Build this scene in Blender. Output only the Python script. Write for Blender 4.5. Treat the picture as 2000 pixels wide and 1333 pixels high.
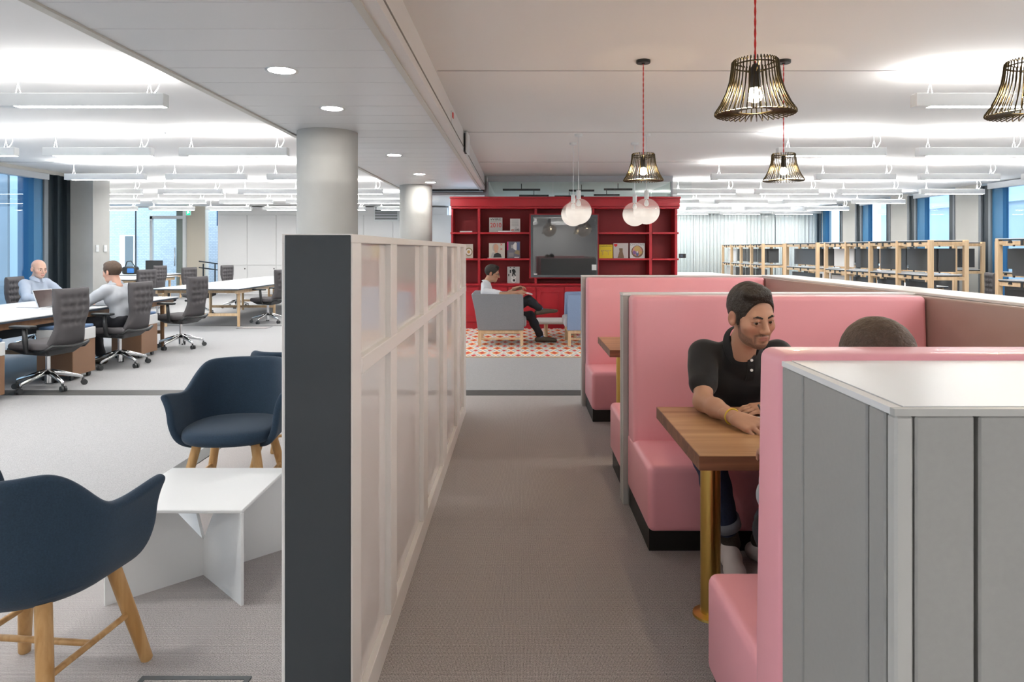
import bpy, bmesh, math, random
import numpy as np
from mathutils import Vector, Matrix
random.seed(7)
PI = math.pi
for o in list(bpy.data.objects):
    bpy.data.objects.remove(o)
scene = bpy.context.scene
COL = scene.collection

# ------------------------------------------------------------------ camera, world, exposure
EYE, FPX, VPX, VPY = 1.45, 1333.3, 1014.0, 487.0
cam_d = bpy.data.cameras.new('camera')
cam_d.sensor_width = 36.0
cam_d.lens = 24.0
cam_d.shift_x = -(VPX - 1000.0) / 2000.0
cam_d.shift_y = -(666.5 - VPY) / 2000.0
cam_d.clip_start = 0.05
cam = bpy.data.objects.new('camera', cam_d)
COL.objects.link(cam)
cam.location = (0, 0, EYE)
cam.rotation_euler = (PI / 2, 0, 0)
scene.camera = cam

world = bpy.data.worlds.new('overcast_sky')
scene.world = world
world.use_nodes = True
wb = world.node_tree.nodes['Background']
wb.inputs[0].default_value = (0.60, 0.79, 1.0, 1)
wb.inputs[1].default_value = 1.9

vs = scene.view_settings
vs.view_transform = 'Standard'
vs.look = 'None'
vs.gamma = 1.0
vs.use_curve_mapping = False
vs.exposure = 0.95
scene.cycles.max_bounces = 6
scene.cycles.diffuse_bounces = 3
scene.cycles.glossy_bounces = 3
scene.cycles.transparent_max_bounces = 10
scene.cycles.caustics_reflective = False
scene.cycles.caustics_refractive = False
scene.cycles.sample_clamp_indirect = 6.0
scene.cycles.use_adaptive_sampling = True
scene.cycles.adaptive_threshold = 0.06

LIGHT_UP, LIGHT_DOWN, DOWNLIGHT, BULB, GLOBE = 43.0, 40.0, 90.0, 200.0, .38

# ------------------------------------------------------------------ helpers
def P(u, v, d):
    """world point seen at photo pixel (u, v) at distance d"""
    return ((u - VPX) * d / FPX, d, EYE - (v - VPY) * d / FPX)

def tag(o, label=None, cat=None, group=None, kind=None):
    if label: o['label'] = label
    if cat: o['category'] = cat
    if group: o['group'] = group
    if kind: o['kind'] = kind
    return o

ROOT = {}
def thing(name, label, cat, loc=(0, 0, 0), group=None, local=False, rz=0.0):
    o = bpy.data.objects.new(name, None)
    COL.objects.link(o)
    o.empty_display_size = 0.1
    o.location = loc
    o.rotation_euler = (0, 0, rz)
    ROOT[o.name] = (0, 0, 0) if local else tuple(loc)
    return tag(o, label, cat, group)

def copy_tree(o, loc=None, rz=None, parent=None):
    c = o.copy()
    COL.objects.link(c)
    if parent is not None:
        c.parent = parent
    for ch in o.children:
        copy_tree(ch, parent=c)
    if loc is not None: c.location = loc
    if rz is not None: c.rotation_euler = (0, 0, rz)
    return c

class G:
    """collects vertices and faces for one mesh"""
    def __init__(s):
        s.v, s.f, s.m = [], [], []
    def _add(s, vs_, fs_, mi=0):
        b = len(s.v)
        s.v.extend([tuple(q) for q in vs_])
        s.f.extend([[i + b for i in q] for q in fs_])
        s.m.extend([mi] * len(fs_))
        return s
    def box(s, x0, x1, y0, y1, z0, z1, mi=0):
        v = [(x0, y0, z0), (x1, y0, z0), (x1, y1, z0), (x0, y1, z0), (x0, y0, z1), (x1, y0, z1), (x1, y1, z1), (x0, y1, z1)]
        return s._add(v, [(0, 3, 2, 1), (4, 5, 6, 7), (0, 1, 5, 4), (1, 2, 6, 5), (2, 3, 7, 6), (3, 0, 4, 7)], mi)
    def hexa(s, v, mi=0):
        return s._add(v, [(0, 3, 2, 1), (4, 5, 6, 7), (0, 1, 5, 4), (1, 2, 6, 5), (2, 3, 7, 6), (3, 0, 4, 7)], mi)
    def quad(s, a, b, c, d, mi=0):
        return s._add([a, b, c, d], [(0, 1, 2, 3)], mi)
    def cyl(s, p, q, r0, r1=None, n=12, mi=0, caps=True):
        if r1 is None: r1 = r0
        p, q = Vector(p), Vector(q)
        w = (q - p).normalized()
        a = w.orthogonal().normalized()
        b = w.cross(a)
        v = []
        for c, r in ((p, r0), (q, r1)):
            for i in range(n):
                t = 2 * PI * i / n
                v.append(c + (a * math.cos(t) + b * math.sin(t)) * r)
        f = [(i, (i + 1) % n, n + (i + 1) % n, n + i) for i in range(n)]
        if caps:
            f += [tuple(range(n - 1, -1, -1)), tuple(range(n, 2 * n))]
        return s._add(v, f, mi)
    def tube(s, pts, r, n=8, closed=False, mi=0, caps=True):
        pts = [Vector(p) for p in pts]
        m = len(pts)
        rr = r if isinstance(r, (list, tuple)) else [r] * m
        v, f, up = [], [], None
        for i, p in enumerate(pts):
            if closed: d = pts[(i + 1) % m] - pts[i - 1]
            else: d = pts[min(i + 1, m - 1)] - pts[max(i - 1, 0)]
            d.normalize()
            if up is None: up = d.orthogonal().normalized()
            up = (up - d * up.dot(d))
            if up.length < 1e-6: up = d.orthogonal()
            up.normalize()
            b = d.cross(up)
            for k in range(n):
                t = 2 * PI * k / n
                v.append(p + (up * math.cos(t) + b * math.sin(t)) * rr[i])
        for i in range(m if closed else m - 1):
            j = (i + 1) % m
            for k in range(n):
                k2 = (k + 1) % n
                f.append((i * n + k, i * n + k2, j * n + k2, j * n + k))
        if not closed and caps:
            f += [tuple(range(n - 1, -1, -1)), tuple(range((m - 1) * n, m * n))]
        return s._add(v, f, mi)
    def lathe(s, prof, c=(0, 0, 0), n=24, mi=0):
        v, f = [], []
        for r, z in prof:
            for i in range(n):
                t = 2 * PI * i / n
                v.append((c[0] + r * math.cos(t), c[1] + r * math.sin(t), c[2] + z))
        for j in range(len(prof) - 1):
            for i in range(n):
                i2 = (i + 1) % n
                f.append((j * n + i, j * n + i2, (j + 1) * n + i2, (j + 1) * n + i))
        if prof[0][0] > 1e-5: f.append(tuple(range(n - 1, -1, -1)))
        if prof[-1][0] > 1e-5: f.append(tuple(range((len(prof) - 1) * n, len(prof) * n)))
        return s._add(v, f, mi)
    def prism(s, poly, axis, a, b, mi=0):
        """extrude a 2D polygon along axis ('x','y','z') from a to b"""
        def mk3(p, t):
            return (t, p[0], p[1]) if axis == 'x' else ((p[0], t, p[1]) if axis == 'y' else (p[0], p[1], t))
        n = len(poly)
        v = [mk3(p, a) for p in poly] + [mk3(p, b) for p in poly]
        f = [(i, (i + 1) % n, n + (i + 1) % n, n + i) for i in range(n)] + [tuple(range(n - 1, -1, -1)), tuple(range(n, 2 * n))]
        return s._add(v, f, mi)
    def grid(s, fn, nu, nv, mi=0, closed_u=False):
        v = [fn(i / nu, j / nv) for i in range(nu + (0 if closed_u else 1)) for j in range(nv + 1)]
        w = nv + 1
        f = []
        for i in range(nu):
            i2 = (i + 1) % nu if closed_u else i + 1
            for j in range(nv):
                f.append((i * w + j, i2 * w + j, i2 * w + j + 1, i * w + j + 1))
        return s._add(v, f, mi)

def mk(name, g, mat, parent=None, smooth=False, bevel=0.0, seg=2, fix=True, subsurf=0, solid=0.0, kind=None, label=None):
    me = bpy.data.meshes.new(name)
    off = (0, 0, 0)
    if parent is not None:
        r = parent
        while r.parent is not None: r = r.parent
        off = ROOT.get(r.name, (0, 0, 0))
    vv = [(q[0] - off[0], q[1] - off[1], q[2] - off[2]) for q in g.v]
    me.from_pydata(vv, [], g.f)
    for m in (mat if isinstance(mat, (list, tuple)) else [mat]):
        me.materials.append(m)
    if max(g.m, default=0) > 0:
        me.polygons.foreach_set('material_index', g.m)
    if fix or bevel > 0:
        bm = bmesh.new()
        bm.from_mesh(me)
        bmesh.ops.remove_doubles(bm, verts=bm.verts, dist=1e-5)
        if fix: bmesh.ops.recalc_face_normals(bm, faces=bm.faces)
        if bevel > 0:
            es = [e for e in bm.edges if len(e.link_faces) == 2 and e.calc_face_angle(0) > 0.6]
            bmesh.ops.bevel(bm, geom=es, offset=bevel, segments=seg, profile=0.5, affect='EDGES', clamp_overlap=True)
        bm.to_mesh(me)
        bm.free()
    if smooth:
        me.polygons.foreach_set('use_smooth', [True] * len(me.polygons))
        if bevel > 0 or smooth == 'auto':
            try: me.set_sharp_from_angle(angle=0.7)
            except Exception: pass
    o = bpy.data.objects.new(name, me)
    COL.objects.link(o)
    if parent is not None:
        o.parent = parent
    if solid:
        md = o.modifiers.new('solid', 'SOLIDIFY'); md.thickness = solid; md.offset = 0
    if subsurf:
        md = o.modifiers.new('sub', 'SUBSURF'); md.levels = subsurf; md.render_levels = subsurf
    if kind: o['kind'] = kind
    if label: o['label'] = label
    return o

def like(src, parent, loc=(0, 0, 0), rz=0.0, name=None):
    """a further piece sharing src's mesh"""
    o = bpy.data.objects.new(name or src.name.split('.')[0], src.data)
    COL.objects.link(o)
    o.parent = parent
    o.location = loc
    o.rotation_euler = (0, 0, rz)
    return o

def struct(name, g, mat, **k):
    o = mk(name, g, mat, **k)
    o['kind'] = 'structure'
    return o

# ------------------------------------------------------------------ materials
MATS = {}
def srgb(r, g, b):
    f = lambda c: (c / 255 / 12.92) if c / 255 <= 0.04045 else ((c / 255 + 0.055) / 1.055) ** 2.4
    return (f(r), f(g), f(b))

def mat(name, col, rough=0.5, metal=0.0, spec=0.5, emit=None, es=0.0, noise=None, bump=None, coat=0.0, wood=None, alpha=1.0, trans=0.0, ior=1.45, sheen=0.0, sub=0.0):
    """noise=(scale,amount), bump=(scale,strength,dist), wood=(axis,scale,dark colour)"""
    m = bpy.data.materials.new(name)
    m.use_nodes = True
    nt = m.node_tree
    N, L = nt.nodes, nt.links
    b = N['Principled BSDF']
    b.inputs['Base Color'].default_value = (*col, 1)
    b.inputs['Roughness'].default_value = rough
    b.inputs['Metallic'].default_value = metal
    b.inputs['Specular IOR Level'].default_value = spec
    b.inputs['IOR'].default_value = ior
    if coat: b.inputs['Coat Weight'].default_value = coat
    if sheen: b.inputs['Sheen Weight'].default_value = sheen
    if trans: b.inputs['Transmission Weight'].default_value = trans
    if alpha < 1: b.inputs['Alpha'].default_value = alpha
    if emit:
        b.inputs['Emission Color'].default_value = (*emit, 1)
        b.inputs['Emission Strength'].default_value = es
    tc = None
    if noise or bump or wood:
        tc = N.new('ShaderNodeTexCoord')
    if noise:
        nz = N.new('ShaderNodeTexNoise'); nz.inputs['Scale'].default_value = noise[0]; nz.inputs['Detail'].default_value = 6
        L.new(tc.outputs['Object'], nz.inputs['Vector'])
        mx = N.new('ShaderNodeMix'); mx.data_type = 'RGBA'
        a = noise[1]
        mx.inputs['A'].default_value = (*[max(0, c * (1 - a)) for c in col], 1)
        mx.inputs['B'].default_value = (*[min(1, c * (1 + a)) for c in col], 1)
        L.new(nz.outputs['Fac'], mx.inputs['Factor'])
        L.new(mx.outputs['Result'], b.inputs['Base Color'])
    if wood:
        ax, sc, dk = wood
        mp = N.new('ShaderNodeMapping')
        s3 = [sc, sc, sc]; s3['xyz'.index(ax)] = sc * 0.07
        mp.inputs['Scale'].default_value = s3
        L.new(tc.outputs['Object'], mp.inputs['Vector'])
        nz = N.new('ShaderNodeTexNoise'); nz.inputs['Scale'].default_value = 1.0; nz.inputs['Detail'].default_value = 8; nz.inputs['Distortion'].default_value = 0.6
        L.new(mp.outputs['Vector'], nz.inputs['Vector'])
        rp = N.new('ShaderNodeValToRGB')
        rp.color_ramp.elements[0].position = 0.33; rp.color_ramp.elements[0].color = (*dk, 1)
        rp.color_ramp.elements[1].position = 0.66; rp.color_ramp.elements[1].color = (*col, 1)
        L.new(nz.outputs['Fac'], rp.inputs['Fac'])
        L.new(rp.outputs['Color'], b.inputs['Base Color'])
    if bump:
        nb = N.new('ShaderNodeTexNoise'); nb.inputs['Scale'].default_value = bump[0]; nb.inputs['Detail'].default_value = 4
        L.new(tc.outputs['Object'], nb.inputs['Vector'])
        bp = N.new('ShaderNodeBump'); bp.inputs['Strength'].default_value = bump[1]; bp.inputs['Distance'].default_value = bump[2]
        L.new(nb.outputs['Fac'], bp.inputs['Height'])
        L.new(bp.outputs['Normal'], b.inputs['Normal'])
    MATS[name] = m
    return m

def glass_mat(name, tint=(0.9, 0.97, 0.98), refl=0.08, rough=0.0):
    m = bpy.data.materials.new(name); m.use_nodes = True
    nt = m.node_tree; N, L = nt.nodes, nt.links
    N.remove(N['Principled BSDF'])
    tr = N.new('ShaderNodeBsdfTransparent'); tr.inputs[0].default_value = (*tint, 1)
    gl = N.new('ShaderNodeBsdfGlossy'); gl.inputs['Roughness'].default_value = rough
    lw_ = N.new('ShaderNodeLayerWeight'); lw_.inputs['Blend'].default_value = .5
    pw = N.new('ShaderNodeMath'); pw.operation = 'POWER'; pw.inputs[1].default_value = 5.0
    L.new(lw_.outputs['Facing'], pw.inputs[0])
    ad = N.new('ShaderNodeMath'); ad.operation = 'MULTIPLY_ADD'; ad.inputs[1].default_value = .9; ad.inputs[2].default_value = .035 + refl; ad.use_clamp = True
    L.new(pw.outputs[0], ad.inputs[0])
    mx = N.new('ShaderNodeMixShader')
    L.new(ad.outputs[0], mx.inputs[0]); L.new(tr.outputs[0], mx.inputs[1]); L.new(gl.outputs[0], mx.inputs[2])
    L.new(mx.outputs[0], N['Material Output'].inputs[0])
    return m

def emit_mat(name, col, s):
    m = bpy.data.materials.new(name); m.use_nodes = True
    nt = m.node_tree; N, L = nt.nodes, nt.links
    N.remove(N['Principled BSDF'])
    e = N.new('ShaderNodeEmission'); e.inputs[0].default_value = (*col, 1); e.inputs[1].default_value = s
    L.new(e.outputs[0], N['Material Output'].inputs[0])
    return m

def carpet_mat(name, c0, c1):
    m = bpy.data.materials.new(name); m.use_nodes = True
    nt = m.node_tree; N, L = nt.nodes, nt.links
    b = N['Principled BSDF']; b.inputs['Roughness'].default_value = 0.75; b.inputs['Specular IOR Level'].default_value = 0.25
    tc = N.new('ShaderNodeTexCoord')
    def wv(rot, sc):
        mp = N.new('ShaderNodeMapping'); mp.inputs['Rotation'].default_value = (0, 0, rot)
        L.new(tc.outputs['Object'], mp.inputs['Vector'])
        w = N.new('ShaderNodeTexWave'); w.inputs['Scale'].default_value = sc; w.inputs['Distortion'].default_value = 1.6; w.inputs['Detail'].default_value = 2; w.inputs['Detail Scale'].default_value = 3
        L.new(mp.outputs['Vector'], w.inputs['Vector'])
        return w
    w1, w2 = wv(0, 62), wv(PI / 2, 42)
    nz = N.new('ShaderNodeTexNoise'); nz.inputs['Scale'].default_value = 240; nz.inputs['Detail'].default_value = 3
    L.new(tc.outputs['Object'], nz.inputs['Vector'])
    nb = N.new('ShaderNodeTexNoise'); nb.inputs['Scale'].default_value = 0.9; nb.inputs['Detail'].default_value = 5
    L.new(tc.outputs['Object'], nb.inputs['Vector'])
    mu = N.new('ShaderNodeMath'); mu.operation = 'MULTIPLY'
    L.new(w1.outputs['Fac'], mu.inputs[0]); L.new(w2.outputs['Fac'], mu.inputs[1])
    a2 = N.new('ShaderNodeMath'); a2.operation = 'MULTIPLY_ADD'; a2.inputs[1].default_value = 0.55
    L.new(mu.outputs[0], a2.inputs[0]); L.new(nz.outputs['Fac'], a2.inputs[2])
    rp = N.new('ShaderNodeValToRGB')
    rp.color_ramp.elements[0].position = 0.32; rp.color_ramp.elements[0].color = (*c0, 1)
    rp.color_ramp.elements[1].position = 0.92; rp.color_ramp.elements[1].color = (*c1, 1)
    L.new(a2.outputs[0], rp.inputs['Fac'])
    mx = N.new('ShaderNodeMix'); mx.data_type = 'RGBA'; mx.blend_type = 'MULTIPLY'; mx.inputs['Factor'].default_value = 0.22
    L.new(rp.outputs['Color'], mx.inputs['A']); L.new(nb.outputs['Color'], mx.inputs['B'])
    hs = N.new('ShaderNodeHueSaturation'); hs.inputs['Saturation'].default_value = 0.9
    L.new(mx.outputs['Result'], hs.inputs['Color'])
    L.new(rp.outputs['Color'], b.inputs['Base Color'])
    bp = N.new('ShaderNodeBump'); bp.inputs['Strength'].default_value = 0.35; bp.inputs['Distance'].default_value = 0.004
    L.new(a2.outputs[0], bp.inputs['Height']); L.new(bp.outputs['Normal'], b.inputs['Normal'])
    return m

def brick_mat():
    m = bpy.data.materials.new('painted_brick'); m.use_nodes = True
    nt = m.node_tree; N, L = nt.nodes, nt.links
    b = N['Principled BSDF']; b.inputs['Roughness'].default_value = 0.8
    tc = N.new('ShaderNodeTexCoord')
    mp = N.new('ShaderNodeMapping'); mp.inputs['Rotation'].default_value = (PI / 2, 0, 0)
    L.new(tc.outputs['Object'], mp.inputs['Vector'])
    br = N.new('ShaderNodeTexBrick'); br.inputs['Scale'].default_value = 4.0
    br.inputs['Color1'].default_value = (.52, .55, .58, 1); br.inputs['Color2'].default_value = (.44, .48, .52, 1); br.inputs['Mortar'].default_value = (.25, .29, .33, 1)
    br.inputs['Mortar Size'].default_value = 0.018
    nz = N.new('ShaderNodeTexNoise'); nz.inputs['Scale'].default_value = 3
    L.new(tc.outputs['Object'], nz.inputs['Vector'])
    L.new(mp.outputs['Vector'], br.inputs['Vector']); L.new(br.outputs['Color'], b.inputs['Base Color'])
    return m

def rug_mat():
    """ikat style rug: chains of red, orange and white lozenges with blue edges"""
    m = bpy.data.materials.new('patterned_rug'); m.use_nodes = True
    nt = m.node_tree; N, L = nt.nodes, nt.links
    b = N['Principled BSDF']; b.inputs['Roughness'].default_value = 0.9
    tc = N.new('ShaderNodeTexCoord'); sp = N.new('ShaderNodeSeparateXYZ')
    L.new(tc.outputs['Object'], sp.inputs[0])
    nz = N.new('ShaderNodeTexNoise'); nz.inputs['Scale'].default_value = 25
    L.new(tc.outputs['Object'], nz.inputs['Vector'])
    def M(op, a, bb=None, c=None):
        n = N.new('ShaderNodeMath'); n.operation = op
        for i, x in enumerate((a, bb, c)):
            if x is None: continue
            if isinstance(x, (int, float)): n.inputs[i].default_value = x
            else: L.new(x, n.inputs[i])
        return n.outputs[0]
    x = M('MULTIPLY_ADD', nz.outputs['Fac'], 0.03, sp.outputs[0])
    px, py = 0.20, 0.44
    tx = M('ABSOLUTE', M('SUBTRACT', M('FRACT', M('DIVIDE', x, px)), 0.5))
    ty = M('ABSOLUTE', M('SUBTRACT', M('FRACT', M('DIVIDE', sp.outputs[1], py)), 0.5))
    d = M('ADD', tx, ty)
    fx = M('FRACT', M('MULTIPLY', M('FLOOR', M('DIVIDE', x, px)), 0.5))
    rp = N.new('ShaderNodeValToRGB'); rp.color_ramp.interpolation = 'CONSTANT'
    e = rp.color_ramp.elements
    e[0].position = 0; e[0].color = (.55, .02, .02, 1)
    e[1].position = .17; e[1].color = (.80, .26, .06, 1)
    for p_, c_ in ((.34, (.86, .80, .70, 1)), (.56, (.12, .22, .42, 1)), (.62, (.82, .74, .62, 1)), (.80, (.62, .03, .03, 1))):
        k = e.new(p_); k.color = c_
    L.new(d, rp.inputs['Fac'])
    L.new(rp.outputs['Color'], b.inputs['Base Color'])
    return m

white_paint = mat('white_paint', (.82, .82, .82), .6)
ceil_m = mat('ceiling_paint', (.87, .86, .85), .8, noise=(0.6, .02))
soffit_m = mat('soffit_metal', (.72, .73, .74), .35)
trim_m = mat('soffit_trim', (.62, .60, .55), .5)
bulk_m = mat('bulkhead_paint', (.80, .77, .75), .6)
white_metal = mat('white_metal', (.80, .82, .83), .4)
light_grey_metal = mat('light_grey_metal', (.62, .65, .68), .4)
conc = mat('concrete', (.47, .47, .45), .75, noise=(2.2, .16), bump=(18, .15, .01))
conc_l = mat('light_concrete', (.62, .61, .57), .75, noise=(2.0, .08))
carpet = carpet_mat('woven_carpet', (.135, .125, .121), (.74, .69, .675))
carpet_l = carpet_mat('pale_woven_carpet', (.24, .24, .245), (.53, .53, .535))
strip_m = mat('dark_strip', (.065, .065, .062), .6, noise=(400, .7))
dark_metal = mat('dark_window_metal', (.020, .030, .038), .4)
blue_metal = mat('blue_reveal', (.035, .15, .29), .45)
grey_metal = mat('grey_window_metal', (.17, .19, .21), .4)
charcoal = mat('charcoal_panel', (.030, .038, .044), .32, noise=(1.5, .3), coat=.3)
frame_white = mat('screen_frame_white', (.90, .87, .84), .4)
panel_gloss = mat('white_gloss_panel', (.86, .82, .81), .05, spec=.5)
pink = mat('pink_leather', (.92, .41, .47), .38, spec=.4, bump=(160, .06, .002), coat=.15)
mauve = mat('mauve_leather', (.38, .265, .235), .42, bump=(160, .05, .002))
solid_grey = mat('speckled_grey_board', (.34, .34, .325), .45, noise=(90, .05))
panel_grey = mat('grey_end_panel', (.50, .50, .48), .4)
top_white = mat('white_laminate', (.83, .84, .84), .3, noise=(3, .02))
kick = mat('black_kick', (.008, .008, .008), .5)
walnut = mat('walnut', (.50, .29, .15), .42, wood=('x', 14, (.31, .155, .07)))
walnut_edge = mat('walnut_edge', (.26, .11, .055), .45, wood=('x', 14, (.12, .045, .022)))
brass = mat('brass', (.66, .46, .13), .28, metal=1.0, noise=(4, .12))
oak = mat('oak', (.60, .36, .15), .45, wood=('z', 30, (.42, .22, .07)))
pale_wood = mat('pale_wood', (.80, .60, .38), .5, wood=('z', 20, (.68, .46, .26)))
mid_wood = mat('mid_wood', (.34, .18, .085), .5, wood=('z', 14, (.24, .12, .055)))
bronze_box = mat('bronze_pedestal', (.27, .15, .085), .5, noise=(3, .1))
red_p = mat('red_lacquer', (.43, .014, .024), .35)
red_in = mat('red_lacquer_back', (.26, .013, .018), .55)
tv_frame = mat('tv_bezel', (.10, .115, .125), .4)
tv_glass = mat('tv_screen', (.012, .014, .016), .03, spec=1.0, coat=1.0)
blue_fab = mat('navy_fabric', (.014, .034, .062), .85, sheen=.08, noise=(220, .45), bump=(500, .3, .002))
grey_fab = mat('grey_wool', (.24, .25, .27), .9, noise=(120, .18), bump=(300, .2, .002))
sky_fab = mat('sky_blue_wool', (.27, .37, .56), .9, noise=(120, .1))
pale_fab = mat('pale_wool', (.62, .62, .66), .9)
chair_fab = mat('charcoal_fabric', (.085, .080, .085), .85, noise=(300, .25), bump=(500, .2, .002))
chair_black = mat('black_plastic', (.022, .024, .026), .45)
chrome = mat('polished_aluminium', (.80, .81, .82), .16, metal=1.0)
rubber = mat('dark_castor', (.05, .053, .055), .5)
desk_white = mat('desk_white', (.80, .81, .82), .35)
desk_edge = mat('desk_edge', (.035, .05, .07), .5)
cushion_blue = mat('pedestal_cushion', (.10, .17, .30), .85)
rack_dark = mat('rack_dark_edge', (.035, .048, .06), .5)
rack_panel = mat('rack_dark_panel', (.052, .056, .060), .45)
laptop_m = mat('laptop_aluminium', (.62, .63, .65), .3, metal=.8)
screen_m = mat('laptop_screen', (.05, .03, .028), .12)
paper = mat('paper_white', (.85, .84, .82), .7)
red_cord = mat('red_cord', (.62, .035, .03), .6)
wire_blk = mat('black_bronze_wire', (.055, .042, .022), .32, metal=.85)
lamp_blk = mat('black_lamp_metal', (.02, .018, .015), .4)
curtain_m = mat('sheer_curtain', (.92, .94, .94), .8)
brick_m = brick_mat()
stone_m = mat('pale_stone', (.55, .58, .61), .8, noise=(1.2, .12))
render_m = mat('pale_render', (.66, .74, .76), .8, noise=(1.0, .06))
beige = mat('beige_wall', (.66, .60, .50), .7)
glass_clear = glass_mat('clear_glass', (.97, .99, .99), .0)
glass_win = glass_mat('window_glass', (.86, .94, .99), .0)
glass_green = glass_mat('greenish_glass', (.94, .975, .96), .0)
em_up = emit_mat('uplight_glow', (1.0, .985, .96), LIGHT_UP)
em_dn = emit_mat('downlight_glow', (1.0, .985, .96), LIGHT_DOWN)
em_spot = emit_mat('spot_glow', (1.0, .96, .9), DOWNLIGHT)
em_bulb = emit_mat('bulb_glow', (1.0, .78, .45), BULB)
rug_m = rug_mat()
# ------------------------------------------------------------------ the room
ZC, ZS, YF = 2.85, 2.595, 22.3
YB = -6.0
XW, XE, XWW = -8.37, 9.9, -13.6
ROWS = [-3.1, -0.3, 2.5, 5.3, 8.1, 10.9, 13.7, 16.5, 19.3, 21.7]

struct('floor', G().box(XWW, XE + .5, YB, YF + 3.2, -.12, 0), carpet)
struct('ceiling', G().box(XW - .3, XE + .4, YB, 13.0, ZC, ZC + .2).box(XWW, XE + .4, 13.0, YF + .1, ZC, ZC + .2).box(2.0, XE + .4, YF + .1, YF + 1.3, ZC, ZC + .2), ceil_m)  # last slab added over the curtain recess to keep skylight off the curtains
struct('wall_back', G().box(XWW, XE + .5, YB - .2, YB, 0, ZC), white_paint)

# paler carpet in the office zones, dark strips where the carpets meet
struct('floor_office', G().box(XWW, -2.29, YB, 6.76, 0, .002).box(XWW, XE, 7.0, YF, 0, .002).box(2.6, XE, YB, 7.0, 0, .002), carpet_l)
struct('trim_1', G().box(XW, 2.6, 6.76, 7.0, 0, .004), strip_m)
struct('trim_2', G().box(-2.29, -2.17, -2, 6.76, 0, .004), strip_m)
struct('trim_3', G().box(-8.3, -2.2, 12.86, 12.95, 0, .004), strip_m)

# lowered metal plank soffit over the aisle
SX0, SX1, SY1 = -2.28, -.738, 13.1
sof = struct('ceiling_soffit', G().box(SX0 + .02, SX1 - .02, YB, SY1, ZS + .02, ZC), white_paint)
pl0 = None
k = 0
y = -1.8
while y < SY1 - .2:
    y1 = min(y + .382, SY1)
    if pl0 is None:
        pl0 = mk('ceiling_plank', G().box(SX0 + .05, SX1 - .03, 0, .376, 0, .02), soffit_m, parent=sof, bevel=.003, seg=1)
        pl0.location = (0, y, ZS)
    else:
        like(pl0, sof, (0, y, ZS))
    y += .382
# edge trims and the bulkhead that carries them
struct('trim_4', G().box(SX0, SX0 + .05, YB, SY1, ZS - .012, ZS + .25), trim_m)
struct('trim_5', G().box(SX1 - .03, SX1 + .012, YB, SY1, ZS - .012, ZS + .05), trim_m)
struct('wall_bulkhead', G().box(SX1 + .012, -.655, YB, SY1, ZS - .002, ZC), bulk_m)
struct('trim_6', G().box(-.655, -.648, YB, SY1, ZS + .055, ZS + .062), mat('shadow_gap', (.30, .28, .26), .6))
struct('trim_7', G().box(-2.2, -.70, SY1, SY1 + .35, ZS - .03, ZS + .03), dark_metal)
struct('trim_8', G().box(SX0, -.60, SY1 + .35, SY1 + .5, ZS - .08, ZC), white_paint)

# left window wall
lw = struct('wall_left', G().box(XW - .3, XW, YB, -3.6, 0, ZC).box(XW - .3, XW, -.9, -.4, 0, ZC).box(XW - .3, XW, 2.3, 2.8, 0, ZC).box(XW - .3, XW, 5.5, 6.0, 0, ZC)
       .box(XW - .3, XW, 8.7, 9.2, 0, ZC).box(XW - .3, XW, YB, 12.7, ZC - .06, ZC + .1), conc_l)
pier = struct('wall_left_pier', G().box(XW - .3, -7.93, 12.7, 13.22, 0, ZC), conc)
for zz, yy in ((1.70, 12.82), (1.70, 13.06)):
    pass
def window_left(n, y0, y1):
    w = struct('window_%d' % n, G().box(XW - .28, XW - .02, y0, y0 + .05, 0, ZC - .06).box(XW - .28, XW - .02, y0, y1, 0, .06), dark_metal)
    mk('pane', G().box(XW - .12, XW - .11, y0 + .05, y1 - .05, .06, ZC - .06), glass_win, parent=w)
    mk('reveal', G().box(XW - .30, XW - .02, y1 - .22, y1, 0, ZC - .06), blue_metal, parent=w)
    mk('blind_box', G().box(XW - .10, XW + .02, y0, y1 + .12, ZC - .17, ZC - .06), light_grey_metal, parent=w, bevel=.01)
    for i, t in enumerate((.24, .95)):
        mk('fin', G().box(XW - .75, XW - .42, y1 - t - .05, y1 - t, 0, ZC), blue_metal if i else stone_m, parent=w)
    return w
for i, (a, b_) in enumerate(((-3.6, -.9), (-.4, 2.3), (2.8, 5.5), (6.0, 8.7), (9.2, 12.02))):
    wl = window_left(i + 1, a, b_)
mk('mullion', G().box(XW - .3, XW + .01, 12.02, 12.12, 0, ZC - .06), grey_metal, parent=wl)
mk('mullion', G().box(XW - .3, XW - .06, 12.12, 12.36, 0, ZC - .06), dark_metal, parent=wl)
mk('mullion', G().box(XW - .3, XW + .015, 12.36, 12.41, 0, ZC - .06), dark_metal, parent=wl)
mk('mullion', G().box(XW - .3, XW - .05, 12.41, 12.6, 0, ZC - .06), dark_metal, parent=wl)
mk('mullion', G().box(XW - .3, XW + .02, 12.6, 12.7, 0, ZC - .06), dark_metal, parent=wl)
# outside: facade across the little yard, and the wing that closes it
struct('wall_outside_left', G().box(-15.2, -15, YB, 13.2, -1, 7), render_m)
struct('wall_outside_wing', G().box(XWW - 1.6, XW - .3, 13.0, 13.22, -1, ZC + .3).box(-10.2, -9.8, 12.9, 13.0, 0, 2.9), render_m)
struct('ground_outside', G().box(-15, XW - .3, YB, 13.2, -.3, -.05), stone_m)
# the wing of the room beyond the pier
struct('wall_left_wing', G().box(XWW - .2, XWW, 13.22, YF, 0, ZC), white_paint)

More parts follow.
